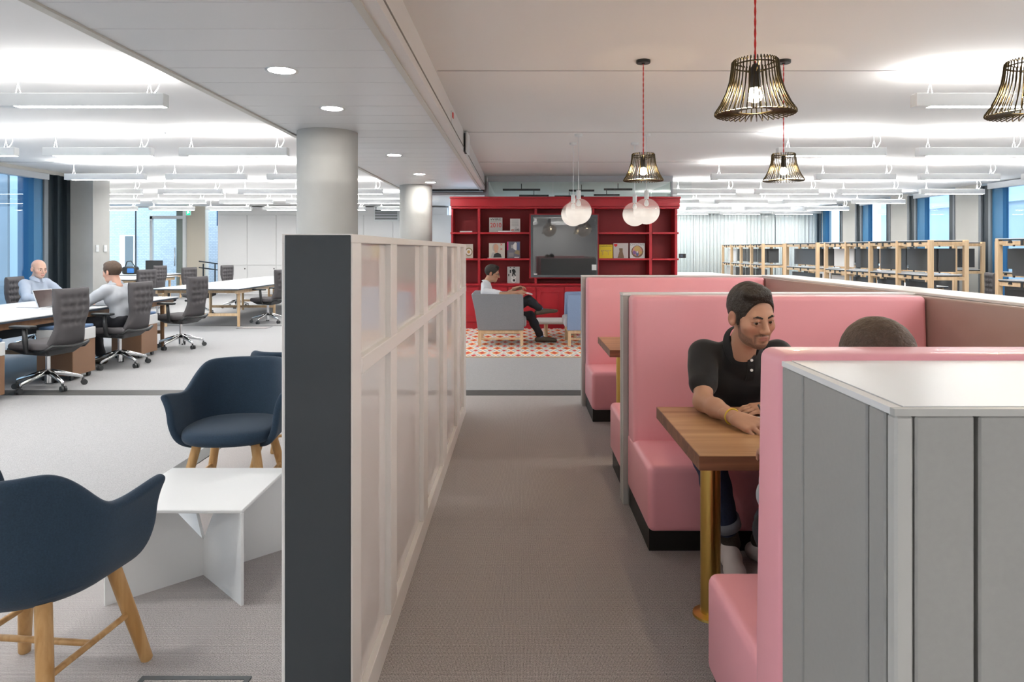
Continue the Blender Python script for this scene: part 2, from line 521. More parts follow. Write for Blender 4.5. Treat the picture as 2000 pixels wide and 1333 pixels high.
# far wall: glazed part on the left, cupboard wall, then curtained glazing on the right
struct('wall_far', G().box(-9.78, -2.3, YF + .02, YF + .3, 0, ZC), white_paint)
YFG = YF
fw = struct('window_20', G().box(XWW, -10.95, YFG, YFG + .08, 2.80, ZC).box(XWW, -10.95, YFG, YFG + .06, 0, .05), white_metal)
for x0, x1 in ((XWW, -12.55), (-12.53, -12.06), (-11.98, -11.02)):
    mk('pane', G().box(x0, x1, YFG + .02, YFG + .032, .05, 2.80), glass_clear, parent=fw)
for x in (-12.54,):
    mk('mullion', G().box(x - .01, x + .01, YFG, YFG + .06, .05, 2.8), grey_metal, parent=fw)
dr = struct('door_1', G().box(-12.06, -11.98, YFG - .02, YFG + .08, 0, 2.52).box(-12.06, -10.90, YFG - .02, YFG + .08, 2.44, 2.54), white_metal)
mk('handle', G().tube([(-11.22, YFG - .06, .9), (-11.22, YFG - .06, 1.5)], .018), chrome, parent=dr, smooth=True)
struct('wall_far_pier', G().box(-11.25, -11.02, YFG + .1, YFG + .4, 0, ZC), mat('sage_pier', (.30, .33, .29), .7))
struct('trim_9', G().box(-10.98, -10.88, YFG - .03, YFG + .08, 0, ZC), white_metal)
struct('wall_far_beige', G().box(-10.88, -10.28, YFG + .05, YFG + .3, 0, ZC), beige)
struct('wall_stair', G().box(-10.28, -9.95, YFG + 1.0, YFG + 1.1, 0, 2.25), beige)
struct('trim_10', G().box(-10.28, -9.95, YFG + .9, YFG + 1.0, 2.25, ZC), mat('navy_panel', (.03, .10, .2), .5))
struct('wall_yard', G().box(-15.5, -9.0, 25.3, 25.5, -.5, 8), brick_m)
# recesses in the yard wall
yw = struct('window_21', G().box(-14.75, -14.2, 25.20, 25.3, .3, 1.98), white_paint)
mk('pane', G().box(-14.55, -14.25, 25.19, 25.20, .35, 1.93), mat('dark_pane', (.14, .15, .15), .1), parent=yw)
yw2 = struct('window_22', G().box(-16.0, -15.45, 25.2, 25.3, .3, 1.98), mat('grey_shutter', (.22, .24, .26), .6))
rail = thing('stair_railing', 'dark metal stair railing beside the far white cupboards', 'railing', (-10.0, YFG - .3, 0))
g = G()
for z in (.78, .98):
    g.cyl((-10.32, YFG - .3, z + .08), (-9.72, YFG - .3, z), .02)
mk('rail', g, dark_metal, parent=rail)
for x in (-10.18, -9.8):
    mk('post', G().cyl((x, YFG - .3, 0), (x, YFG - .3, .98), .022), dark_metal, parent=rail)

# right wall: piers, then per bay a dark jamb, the window, a blue panel and dark mullions
def window_right(n, y0):
    w = struct('window_%d' % n, G().box(XE + .02, XE + .14, y0 - .25, y0, 0, ZC - .05).box(XE + .06, XE + .14, y0, y0 + .95, ZC - .12, ZC - .05), dark_metal)
    mk('pane', G().box(XE + .10, XE + .112, y0, y0 + .95, 0, ZC - .12), glass_win, parent=w)
    mk('reveal', G().box(XE + .02, XE + .14, y0 + .95, y0 + 1.26, 0, ZC - .05), blue_metal, parent=w)
    mk('mullion', G().box(XE - .02, XE + .05, y0 + 1.26, y0 + 1.33, 0, ZC - .05), grey_metal, parent=w)
    mk('mullion', G().box(XE + .02, XE + .08, y0 + 1.33, y0 + 1.56, 0, ZC - .05), dark_metal, parent=w)
    mk('mullion', G().box(XE - .02, XE + .06, y0 + 1.56, y0 + 1.64, 0, ZC - .05), grey_metal, parent=w)
    mk('jamb', G().box(XE - .02, XE + .05, y0 - .25, y0 - .19, 0, ZC - .05), grey_metal, parent=w)
    mk('blind_box', G().box(XE - .06, XE + .06, y0 - .1, y0 + 1.3, ZC - .14, ZC - .02), light_grey_metal, parent=w)
    return w
pg = G()
prev = YB
for i in range(10):
    y0 = 21.15 - 2.7 * (9 - i)
    window_right(30 + i, y0)
    pg.box(XE, XE + .3, prev, y0 - .25, 0, ZC)
    prev = min(y0 + 1.64, YF)
pg.box(XE, XE + .3, prev, YF + .01, 0, ZC)
struct('wall_right', pg, conc_l)
struct('wall_outside_right', G().box(15.0, 15.3, YB - 4, YF + 6, -2, 5.2), stone_m)
struct('trim_40', G().box(14.9, 15.0, YB - 4, YF + 6, 1.0, 1.15).box(14.85, 15.0, YB - 4, YF + 6, 2.9, 3.1).box(14.9, 15.0, 14, 14.3, -2, 5.2), render_m)
struct('ground_street', G().box(XE + .4, 15, YB - 4, YF + 6, -.4, -.2), stone_m)

# curtained glass wall, far right
cw = struct('window_50', G().box(2.9, XE, YF + .05, YF + .15, 2.62, ZC).box(2.9, XE, YF + .05, YF + .15, 0, .06), white_metal)
for i in range(5):
    x0 = 2.9 + i * 1.4
    mk('pane', G().box(x0 + .01, x0 + 1.39, YF + .08, YF + .092, .06, 2.62), glass_clear, parent=cw)
struct('wall_far_right', G().box(2.0, XE + .5, YF + 1.2, YF + 1.3, 0, ZC + .2), white_paint)
names = ['left end', 'left middle', 'middle', 'right middle', 'right end']
for i in range(5):
    x0 = 3.0 + i * 1.36
    x1 = x0 + (1.36 if i else 1.1)
    fr = 26
    def cf(u, v, x0=x0, x1=x1, i=i):
        a = u * fr * 2 * PI / 2.2
        return (x0 + (x1 - x0) * u, YF + .19 + .045 * math.sin(a + i) + .02 * math.sin(2.7 * a), .0 + 2.63 * v)
    c = mk('curtain', G().grid(cf, 150, 1), curtain_m, smooth=True, fix=False)
    tag(c, 'sheer white curtain behind the far glass wall, %s' % names[i], 'curtain', 'sheer curtains')

# round concrete columns
for (x, y_, lab) in ((-1.88, 6.7, 'round concrete column nearer the camera, behind the grey screen'), (-1.86, 12.3, 'round concrete column farther back, beside the red bookcase')):
    o = mk('column', G().lathe([(.29, 0), (.29, ZS)], (x, y_, 0), 48), conc, smooth='auto')
    tag(o, lab, 'column')

# glass meeting room behind the bookcase
YG = 13.05
gr = struct('window_60', G().box(-.60, 2.93, YG - .03, YG + .05, 2.74, ZC).box(-.62, -.585, YG - .03, YG + .05, 0, 2.74).box(2.9, 2.93, YG - .02, YG + .04, 0, 2.74), light_grey_metal)
for x0, x1 in ((-.585, .64), (.65, 1.82), (1.83, 2.9)):
    mk('pane', G().box(x0, x1, YG, YG + .012, 0, 2.74), glass_green, parent=gr)
mk('pane', G().box(2.91, 2.922, YG + .04, 18.0, 0, 2.74), glass_green, parent=gr)
struct('wall_meeting_room', G().box(-.62, 2.95, 18.0, 18.1, 0, 2.3).box(-.66, -.62, YG + .05, 18.1, 0, ZC), white_paint)
struct('window_61', G().box(-.62, 2.95, 18.04, 18.06, 2.3, ZC), glass_green)  # rear wall shaped with glass on top to let in farther light
for i, (x, y_, w_) in enumerate(((.05, 14.6, .8), (.35, 16.2, .7), (1.35, 14.8, .55), (1.2, 16.4, .7), (2.1, 14.5, .6), (2.05, 16.0, .6))):
    o = thing('room_light', 'dark slim light bar %s inside the glass room' % ['front left', 'rear left', 'front middle', 'rear middle', 'front right', 'rear right'][i], 'light', (x, y_, 2.74), group='light bars in the glass room')
    mk('bar', G().box(x - w_ / 2, x + w_ / 2, y_ - .03, y_ + .03, 2.70, 2.74), chair_black, parent=o)
    mk('rod', G().cyl((x, y_, 2.74), (x, y_, ZC), .008), chair_black, parent=o)

# ceiling service lines above each light row
for k, yy in enumerate(ROWS[2:-1]):
    g = G()
    g.box(XW, SX0, yy + .04, yy + .05, ZC - .006, ZC)
    if yy < 13: g.box(-.64, XE, yy + .04, yy + .05, ZC - .006, ZC)
    struct('trim_%d' % (60 + k), g, mat('ceiling_line_%d' % k, (.55, .54, .53), .6))

# far cupboard wall
cb = thing('cupboard_wall', 'flush white cupboards covering the far wall left of the bookcase', 'cupboard', (-6, YF, 0))
mk('carcass', G().box(-9.72, -2.32, YF - .28, YF, 0, 2.80), white_paint, parent=cb)
lo = up = None
x = -9.70
while x < -2.6:
    if lo is None:
        lo = mk('lower_door', G().box(x - 0, x + .925, YF - .30, YF - .28, .06, .925), white_paint, parent=cb, bevel=.004, seg=1)
        up = mk('upper_door', G().box(x - 0, x + .925, YF - .30, YF - .28, .94, 2.55), white_paint, parent=cb, bevel=.004, seg=1)
        kn = mk('lock', G().cyl((x + .86, YF - .31, .82), (x + .86, YF - .30, .82), .02), chair_black, parent=lo)
        x_first = x
    else:
        a = like(lo, cb, (x - x_first, 0, 0)); like(up, cb, (x - x_first, 0, 0)); like(kn, a)
    x += .94
vent = thing('air_vent', 'white louvred air vent high on the far wall between the columns', 'vent', (-4.3, YF - .31, 2.4))
mk('vent_frame', G().box(-4.68, -3.88, YF - .33, YF - .30, 2.35, 2.84), white_metal, parent=vent, bevel=.005, seg=1)
mk('vent_backing', G().box(-4.64, -3.92, YF - .332, YF - .329, 2.39, 2.80), dark_metal, parent=vent)
s0 = None
for i in range(8):
    z = 2.40 + i * .051
    if s0 is None:
        s0 = mk('louvre', G().box(-4.64, -3.92, YF - .35, YF - .333, z, z + .022), white_metal, parent=vent)
    else:
        like(s0, vent, (0, 0, i * .051))

# exit sign
sg = thing('exit_sign', 'green and white emergency exit sign hanging by the far glass door', 'sign', (-10.9, YF - .6, 2.55))
ex = P(366, 413, YF - .6)
mk('sign_box', G().box(ex[0] - .12, ex[0] + .11, YF - .62, YF - .58, ex[2] - .13, ex[2] + .14), white_metal, parent=sg)
mk('sign_panel', G().box(ex[0] - .02, ex[0] + .10, YF - .625, YF - .62, ex[2] - .12, ex[2] + .08), emit_mat('exit_green', (.02, .55, .28), 1.2), parent=sg)
mk('pictogram', G().prism([(ex[0] + .01, ex[2] - .08), (ex[0] + .03, ex[2] - .08), (ex[0] + .045, ex[2] - .03), (ex[0] + .075, ex[2] - .06), (ex[0] + .08, ex[2] - .04), (ex[0] + .05, ex[2] + .0), (ex[0] + .06, ex[2] + .04), (ex[0] + .03, ex[2] + .05), (ex[0] + .01, ex[2] + .01)], 'y', YF - .628, YF - .625), emit_mat('exit_white', (1, 1, 1), 1.4), parent=sg)
mk('hanger', G().cyl((ex[0], YF - .6, ex[2] + .14), (ex[0], YF - .6, ZC), .01), white_metal, parent=sg)

# wall switches on the pier, boxes on the bulkhead, sensor on the ceiling
for i, yy in enumerate((12.82, 13.07)):
    s = thing('wall_switch', 'white wall switch on the concrete pier, %s of the two' % ('left', 'right')[i], 'switch', (-7.93, yy, 1.43), group='pier switches')
    mk('plate', G().box(-7.93, -7.915, yy - .045, yy + .045, 1.40, 1.53), white_metal, parent=s, bevel=.004, seg=1)
    mk('rocker', G().box(-7.915, -7.908, yy - .025, yy + .025, 1.44, 1.49), white_paint, parent=s)
sp = thing('wall_speaker', 'white oval sensor on the pinkish bulkhead above the aisle', 'sensor', (-.65, 8.2, 2.7))
mk('base', G().box(-.655, -.63, 8.05, 8.25, 2.60, 2.82), chair_black, parent=sp)
mk('cover', G().box(-.63, -.60, 8.0, 8.30, 2.59, 2.83), white_paint, parent=sp, bevel=.025, seg=3)
sr = thing('fire_beacon', 'tiny red beacon on the bulkhead near the soffit', 'beacon', (-.65, 6.6, 2.72))
mk('plate', G().box(-.655, -.645, 6.55, 6.67, 2.66, 2.78), white_paint, parent=sr)
mk('lens', G().box(-.645, -.635, 6.58, 6.64, 2.72, 2.77), mat('red_lens', (.8, .03, .03), .3), parent=sr)
# meeting room control beside bookcase
wc = thing('control_panel', 'small dark wall control right of the red bookcase', 'panel', (3.1, 13.1, 1.2))
cp = P(1333, 500, 13.08)
mk('housing', G().box(cp[0] - .07, cp[0] + .06, 13.06, 13.08, cp[2] - .04, cp[2] + .04), chair_black, parent=wc)
mk('display', G().box(cp[0] - .05, cp[0] + .0, 13.055, 13.06, cp[2] - .025, cp[2] + .025), mat('control_lcd', (.10, .13, .18), .2), parent=wc)
struct('trim_90', G().box(2.955, 3.02, 13.06, 13.14, 0, 2.1), blue_metal)
struct('trim_91', G().box(3.02, 3.30, 13.08, 13.10, 0, 2.74), glass_clear)
# ------------------------------------------------------------------ suspended linear lights
ORD = ['first', 'second', 'third', 'fourth', 'fifth', 'sixth', 'seventh', 'eighth', 'ninth']
FL, FH = 1.28, .10
def make_linear():
    t = thing('linear_light', 'linear light', 'light', (0, 0, 0), group='suspended linear lights', local=True)
    h = FL / 2
    mk('housing', G().box(-h, h, -.045, .045, 2.555, 2.655), white_metal, parent=t, bevel=.004, seg=1)
    mk('diffuser', G().quad((-h + .12, -.036, 2.5545), (-h + .12, .036, 2.5545), (h - .01, .036, 2.5545), (h - .01, -.036, 2.5545)), em_dn, parent=t, fix=False)
    mk('uplight', G().quad((-h + .03, -.036, 2.6555), (h - .03, -.036, 2.6555), (h - .03, .036, 2.6555), (-h + .03, .036, 2.6555)), em_up, parent=t, fix=False)
    for s in (-1, 1):
        x = s * (h - .13)
        w = mk('suspension', G().cyl((x - .02, 0, 2.655), (x, 0, 2.75), .0025, n=5).cyl((x + .02, 0, 2.655), (x, 0, 2.75), .0025, n=5).cyl((x, 0, 2.75), (x, 0, 2.80), .003, n=5), white_metal, parent=t)
        mk('ceiling_cup', G().cyl((x, 0, 2.80), (x, 0, ZC), .012, n=8), white_metal, parent=w)
    pts = [(h - .10 + .05 * math.sin(q * PI), .0, 2.655 + .19 * q) for q in [i / 8 for i in range(9)]]
    mk('power_cable', G().tube(pts, .004, 5), white_metal, parent=t, smooth=True)
    return t
proto = make_linear()
used = False
def place_linear(x, y, label):
    global used
    o = proto if not used else copy_tree(proto)
    used = True
    o.location = (x, y, 0)
    o['label'] = label
    return o
LROW = ['well behind the camera', 'level with the camera', 'just ahead of the camera', 'in the row nearest the camera', 'in the row over the working men', 'in the row before the concrete pier', 'in the row past the pier', 'in the row above the farther desk', 'in the row before the last', 'in the last row before the cupboards']
LCOL = ['beside the soffit', 'in mid room', 'beside the windows', 'over the wing desks', 'deep in the wing', 'farthest into the wing', 'at the wing wall']
RROW = ['well behind the camera', 'level with the camera', 'just ahead of the camera', 'in the row nearest the camera', 'in the row past the near pendants', 'in the row past the globes', 'in the row level with the bookcase', 'in the row before the farthest rack', 'in the row beyond the last pendants', 'in the last row before the curtains']
RCOL = ['beside the booths', 'left of the racks', 'above the front racks', 'beside the windows']
for r, yy in enumerate(ROWS):
    for c in range(0 if yy > 21 else 7 if yy > 13.5 else 3):
        x = -2.74 - 1.61 * c - FL / 2
        if x - FL / 2 < (XW + .2 if yy < 13.3 else XWW + .2): continue
        place_linear(x, yy, 'linear light on the left %s, %s' % (LCOL[c], LROW[r]))
    for c in range(4):
        x = 3.06 + 1.66 * c + FL / 2
        place_linear(x, yy, 'linear light on the right %s, %s' % (RCOL[c], RROW[r]))
for yy, nm in ((-3.1, 'first'), (-5.2, 'last')):  # extra fixtures added out of view to brighten booth faces towards the camera
    for x, q in ((.12, 'centre'), (1.75, 'right')):
        place_linear(x, yy, 'added unseen fill light over the aisle behind the camera, %s row, %s' % (nm, q))

# ------------------------------------------------------------------ downlights in the soffit
dl = None
for i, yy in enumerate((1.9, 4.37, 5.55, 8.3, 10.4, 11.7)):
    if dl is None:
        dl = thing('downlight', '', 'light', (-1.52, yy, ZS), group='round downlights in the soffit', local=True)
        mk('rim', G().lathe([(.080, 0.0), (.102, -.006), (.102, 0.004)], (0, 0, 0), 32), white_metal, parent=dl, smooth=True)
        mk('lamp', G().lathe([(.0, -.003), (.082, -.003)], (0, 0, 0), 32), em_spot, parent=dl)
        o = dl
    else:
        o = copy_tree(dl, (-1.52, yy, ZS))
    o['label'] = 'round white recessed downlight in the soffit, %s' % ['overhead near the camera', 'largest in view', 'just before the first column', 'just past the first column', 'before the second column', 'farthest one'][i]

# ------------------------------------------------------------------ black wire pendants over the booths
def wire_pts(a):
    # r, z profile of one wire of the cage (z from the rim up)
    pr = [(.072, .192), (.079, .200), (.084, .193), (.086, .17), (.092, .125), (.106, .078), (.126, .036), (.146, .006), (.147, .000), (.142, -.004), (.10, .004), (.062, .010)]
    return [(r * math.cos(a), r * math.sin(a), z) for r, z in pr]
def make_pendant():
    t = thing('wire_pendant', '', 'lamp', (0, 0, 0), group='black wire pendants over the booths', local=True)
    g = G()
    for i in range(42):
        g.tube(wire_pts(2 * PI * i / 42), .0024, 5)
    mk('wire_cage', g, wire_blk, parent=t, smooth=True)
    circ = lambda r, z: [(r * math.cos(q * 2 * PI / 40), r * math.sin(q * 2 * PI / 40), z) for q in range(40)]
    mk('cage_ring', G().tube(circ(.080, .180), .003, 6, closed=True), wire_blk, parent=t, smooth=True)
    mk('cage_ring', G().tube(circ(.060, .010), .003, 6, closed=True), wire_blk, parent=t, smooth=True)
    g = G()
    for q in range(3):
        a = q * 2 * PI / 3 + .4
        g.cyl((.015 * math.cos(a), .015 * math.sin(a), .155), (.078 * math.cos(a), .078 * math.sin(a), .180), .002, n=5)
    mk('cage_spoke', g, wire_blk, parent=t)
    mk('lamp_holder', G().lathe([(.0, .190), (.010, .185), (.017, .17), (.020, .12), (.020, .095), (.0, .095)], n=20), lamp_blk, parent=t, smooth='auto')
    b = mk('bulb', G().lathe([(0, .042), (.012, .043), (.022, .050), (.026, .063), (.022, .080), (.014, .095), (0, .095)], n=20), em_bulb, parent=t, smooth=True)
    zc = ZC - ZP
    g = G()
    for ph in (0, PI):
        pts = [(.0022 * math.cos(q * .9 + ph), .0022 * math.sin(q * .9 + ph), .185 + (zc - .195) * q / 60) for q in range(61)]
        g.tube(pts, .0026, 5)
    mk('cord', g, red_cord, parent=t, smooth=True)
    mk('ceiling_rose', G().lathe([(.0, zc - .028), (.012, zc - .028), (.012, zc - .022), (.050, zc - .022), (.052, zc - .018), (.052, zc)], n=28), lamp_blk, parent=t, smooth='auto')
    return t
ZP = EYE + (487 - 222) * 2.56 / FPX
wp = make_pendant()
for i, (x, yy, lab) in enumerate(((.885, 2.56, 'large black wire pendant on red cord over the man in black'), (1.92, 2.56, 'black wire pendant cut by the right picture edge'),
                                  (.92, 5.06, 'black wire pendant hanging before the red bookcase and white globes'), (1.96, 5.06, 'black wire pendant among the white linear lights'))):
    o = wp if i == 0 else copy_tree(wp)
    o.location = (x, yy, ZP)
    o['label'] = lab

# ------------------------------------------------------------------ glass globe pendants
def globe_mat():
    m = bpy.data.materials.new('frosted_globe'); m.use_nodes = True
    nt = m.node_tree; N, L = nt.nodes, nt.links
    N.remove(N['Principled BSDF'])
    tc = N.new('ShaderNodeTexCoord'); sp_ = N.new('ShaderNodeSeparateXYZ'); L.new(tc.outputs['Object'], sp_.inputs[0])
    mr = N.new('ShaderNodeMapRange'); mr.inputs['From Min'].default_value = -.06; mr.inputs['From Max'].default_value = .07
    mr.inputs['To Min'].default_value = 0.02; mr.inputs['To Max'].default_value = .86
    L.new(sp_.outputs['Z'], mr.inputs['Value'])
    em = N.new('ShaderNodeEmission'); em.inputs[0].default_value = (1.0, .90, .80, 1); em.inputs[1].default_value = GLOBE
    df = N.new('ShaderNodeBsdfDiffuse'); df.inputs[0].default_value = (.5, .46, .43, 1)
    ad = N.new('ShaderNodeAddShader'); L.new(em.outputs[0], ad.inputs[0]); L.new(df.outputs[0], ad.inputs[1])
    gl = N.new('ShaderNodeBsdfGlossy'); gl.inputs['Roughness'].default_value = .08
    m1 = N.new('ShaderNodeMixShader'); m1.inputs[0].default_value = .08
    L.new(ad.outputs[0], m1.inputs[1]); L.new(gl.outputs[0], m1.inputs[2])
    tr = N.new('ShaderNodeBsdfTransparent')
    m2 = N.new('ShaderNodeMixShader'); L.new(mr.outputs[0], m2.inputs[0]); L.new(m1.outputs[0], m2.inputs[1]); L.new(tr.outputs[0], m2.inputs[2])
    L.new(m2.outputs[0], N['Material Output'].inputs[0])
    m.cycles.emission_sampling = 'NONE'
    return m
gm = globe_mat()
gp = None
labs = ['front left glass globe pendant with frosted lower half', 'front right glass globe pendant with frosted lower half', 'rear left glass globe partly behind another globe', 'rear right glass globe partly behind another globe']
for i, (x, yy) in enumerate(((.722, 8.3), (1.548, 8.3), (.711, 8.98), (1.52, 8.98))):
    zc = 1.91
    if gp is None:
        gp = thing('globe_pendant', '', 'lamp', (x, yy, zc), group='glass globe pendants', local=True)
        R = .158
        mk('globe', G().lathe([(R * math.sin(q * PI / 24), -R * math.cos(q * PI / 24)) for q in range(24)], n=36), gm, parent=gp, smooth=True)
        mk('neck', G().lathe([(.0, .150), (.027, .150), (.027, .255), (.0, .255)], n=24), white_metal, parent=gp, smooth='auto')
        mk('lamp', G().lathe([(0, .06), (.02, .065), (.03, .09), (.02, .13), (0, .15)], n=16), white_metal, parent=gp, smooth=True)
        mk('cord', G().cyl((0, 0, .255), (0, 0, ZC - zc), .004, n=6), white_metal, parent=gp)
        mk('ceiling_rose', G().lathe([(.0, ZC - zc - .03), (.045, ZC - zc - .03), (.05, ZC - zc)], n=20), white_metal, parent=gp, smooth='auto')
        o = gp
    else:
        o = copy_tree(gp, (x, yy, zc))
    o['label'] = labs[i]
    o['group'] = 'glass globe pendants'
# smoke detectors
for i, (x, yy) in enumerate(((4.15, 8.14), (-4.2, 8.14))):
    s = thing('smoke_detector', 'small white smoke detector on the ceiling, %s side' % ('right', 'left')[i], 'detector', (x, yy, ZC), group='smoke detectors')
    mk('base', G().lathe([(.05, -.015), (.055, 0)], (x, yy, ZC), 20), white_metal, parent=s)
    mk('head', G().lathe([(.0, -.045), (.03, -.043), (.04, -.016), (.0, -.015)], (x, yy, ZC), 20), white_metal, parent=s, smooth=True)
# ------------------------------------------------------------------ partition screen
PX1, PX0, PZ = -.472, -.672, 1.493
PY0, PY1 = 1.93, 6.06
scr = thing('partition_screen', 'white framed gloss screen with charcoal end along the aisle', 'screen', (-.57, 4, 0))
mk('end_panel', G().box(PX0 + .01, PX1 - .004, PY0 - .004, PY0 + .02, 0, PZ - .003), charcoal, parent=scr, bevel=.002, seg=1)
mk('core', G().box(PX0 + .05, PX1 - .05, PY0 + .02, PY1 - .02, 0, PZ - .03), frame_white, parent=scr)
posts = [(PY0 + .001, 2.043), (2.517, 2.64), (3.383, 3.535), (4.25, 4.48), (5.2, 5.42), (5.83, PY1)]
for sgn, xf, xb in ((1, PX1, PX1 - .045), (-1, PX0, PX0 + .045)):
    for a, b_ in posts:
        mk('post', G().box(min(xf, xb), max(xf, xb), a, b_, .10, PZ - .025), frame_white, parent=scr, bevel=.002, seg=1)
    mk('bottom_rail', G().box(min(xf, xb), max(xf, xb), PY0, PY1, 0, .10), frame_white, parent=scr, bevel=.002, seg=1)
    mk('mid_rail', G().box(min(xf + sgn * .002, xb), max(xf + sgn * .002, xb), posts[0][1], PY1, 1.075, 1.125), frame_white, parent=scr, bevel=.002, seg=1)
    xg = xf - sgn * .022
    for (a, b_), (c, d_) in zip(posts[:-1], posts[1:]):
        for z0, z1 in ((.10, 1.075), (1.125, PZ - .025)):
            mk('panel', G().box(min(xg, xg - sgn * .006), max(xg, xg - sgn * .006), b_, c, z0, z1), panel_gloss, parent=scr)
mk('top_rail', G().box(PX0, PX1, PY0, PY1, PZ - .025, PZ), frame_white, parent=scr, bevel=.002, seg=1)

# ------------------------------------------------------------------ pink booths
XI, ZT, ZSEAT = 2.25, 1.205, .42
XB = 2.213
def bench(label, xl, front, back, s):
    """s=-1 faces the camera (front < back), s=+1 faces away"""
    t = thing('booth_bench', label, 'bench', ((xl + XI) / 2, (front + back) / 2, 0), group='pink booth benches')
    f2 = front - s * .05
    mk('seat', G().box(xl, XB, min(front, back), max(front, back), .105, ZSEAT), pink, parent=t, smooth=True, bevel=.032, seg=5)
    mk('plinth', G().box(xl + .012, XB, min(f2, back), max(f2, back), 0, .112), kick, parent=t)
    return t
def back_pad(t, xl, yb, s, d0, d1, z1):
    """pad against plane y=yb, towards s"""
    poly = [(yb, ZSEAT - .06), (yb + s * d0, ZSEAT - .06), (yb + s * d0 * 1.0, ZSEAT + .1), (yb + s * d1, z1), (yb, z1)]
    mk('backrest', G().prism(poly, 'x', xl + .004, XB), pink, parent=t, smooth=True, bevel=.026, seg=5)
def divider(name, label, xl, y0, y1, zt=ZT - .008):
    t = thing(name, label, 'divider', ((xl + XI) / 2, (y0 + y1) / 2, 0), group='booth dividers')
    mk('core', G().box(xl + .02, XI, y0 + .004, y1 - .004, 0, zt - .012), panel_grey, parent=t)
    w = (y1 - y0)
    mk('end_strip', G().box(xl - .012, xl + .02, y0, y0 + w * .42, 0, zt - .012), panel_grey, parent=t, bevel=.003, seg=1)
    mk('end_strip', G().box(xl - .012, xl + .02, y0 + w * .58, y1, 0, zt - .012), panel_grey, parent=t, bevel=.003, seg=1)
    mk('cap', G().box(xl - .014, XI, y0 - .004, y1 + .004, zt - .012, zt + .003), top_white, parent=t, bevel=.003, seg=1)
    return t
# near cabinet that closes the first booth
CX, CY0, CY1 = .578, 1.05, 1.50
cab = thing('booth_cabinet', 'grey boarded booth end with white top, nearest the camera', 'cabinet', (1.5, 1.27, 0))
mk('core', G().box(CX + .02, 2.52, CY0 + .02, CY1, 0, ZT - .02), panel_grey, parent=cab)
for a, b_ in ((CY0 + .030, 1.130), (1.1365, 1.388), (1.394, CY1)):
    mk('side_board', G().box(CX, CX + .02, a, b_, 0, ZT - .012), solid_grey, parent=cab, bevel=.003, seg=1)
mk('corner_post', G().box(CX + .001, CX + .03, CY0 + .001, CY0 + .026, 0, ZT - .012), panel_grey, parent=cab, bevel=.004, seg=1)
x = CX + .032
for w in (.098, .36, .36, .36, .36, .372):
    mk('front_board', G().box(x, x + w - .007, CY0, CY0 + .02, 0, ZT - .012), solid_grey, parent=cab, bevel=.003, seg=1)
    x += w
mk('edge_strip', G().box(CX - .001, 2.52, CY0 - .001, CY0 + .012, ZT - .012, ZT - .001), panel_grey, parent=cab)
mk('edge_strip', G().box(CX - .001, CX + .018, CY0 + .0125, CY1, ZT - .012, ZT - .001), white_paint, parent=cab)
mk('top_panel', G().box(CX + .021, 2.52, CY0 + .015, CY1, ZT - .012, ZT), top_white, parent=cab)

bA = bench('pink booth bench nearest the camera, seen from behind', .600, 2.19, 1.50, 1)
back_pad(bA, CX - .004, 1.502, 1, .18, .15, ZT + .012)
bB = bench('pink booth bench the man in black sits on', .612, 3.23, 3.87, -1)
back_pad(bB, .612, 3.87, -1, .20, .165, ZT - .012)
dv1 = divider('booth_divider', 'grey divider with white cap behind the man in black', .600, 3.87, 3.98)
bC = bench('pink booth bench backing onto the man in black', .612, 4.61, 3.98, 1)
back_pad(bC, .612, 3.98, 1, .16, .13, ZT - .012)
bD = bench('farthest pink booth bench, near the armchairs', .606, 5.68, 6.30, -1)
back_pad(bD, .606, 6.30, -1, .19, .16, ZT - .012)
dv2 = divider('booth_divider', 'grey divider at the far end of the booths', .590, 6.30, 6.40, ZT)

# wall that closes the booths on the right
ew = thing('booth_end_wall', 'low wall along the right of the booths with mauve padding', 'wall', (2.4, 3.8, 0))
mk('core', G().box(XI + .02, 2.52, 1.5, 6.40, 0, ZT - .012), panel_grey, parent=ew)
mk('ledge', G().box(XI - .005, 2.53, 1.5, 6.41, ZT - .012, ZT + .004), top_white, parent=ew, bevel=.003, seg=1)
for y0, y1 in ((1.52, 3.86), (3.99, 6.29)):
    mk('side_pad', G().box(XI - .035, XI + .02, y0, y1, ZSEAT - .3, ZT - .012), mauve, parent=ew, smooth=True, bevel=.012, seg=3)

# tables
def booth_table(label, y0, y1, xl):
    t = thing('booth_table', label, 'table', (1.45, (y0 + y1) / 2, 0), group='walnut booth tables')
    yc = (y0 + y1) / 2
    g = G().box(xl, XI - .06, y0, y1, .678, .73)
    mk('tabletop', g, walnut, parent=t, bevel=.003, seg=1)
    mk('edge_band', G().box(xl - .0012, XI - .06, y0 - .0012, y0 + .001, .679, .7285).box(xl - .0013, xl + .001, y0, y1, .679, .7285), walnut_edge, parent=t)
    for x in (xl + .13, XI - .25):
        l = mk('leg', G().cyl((x, yc - .04, .012), (x, yc - .04, .678), .039, n=28), brass, parent=t, smooth='auto')
        mk('foot_flange', G().lathe([(.0, .014), (.045, .013), (.052, .010), (.068, .008), (.07, .0)], (x, yc - .04, 0), 28), brass, parent=l, smooth='auto')
    return t
T1 = booth_table('walnut table on brass legs in front of the man in black', 2.376, 3.116, .628)
T2 = booth_table('walnut table in the far booth, mostly hidden', 4.87, 5.61, .648)
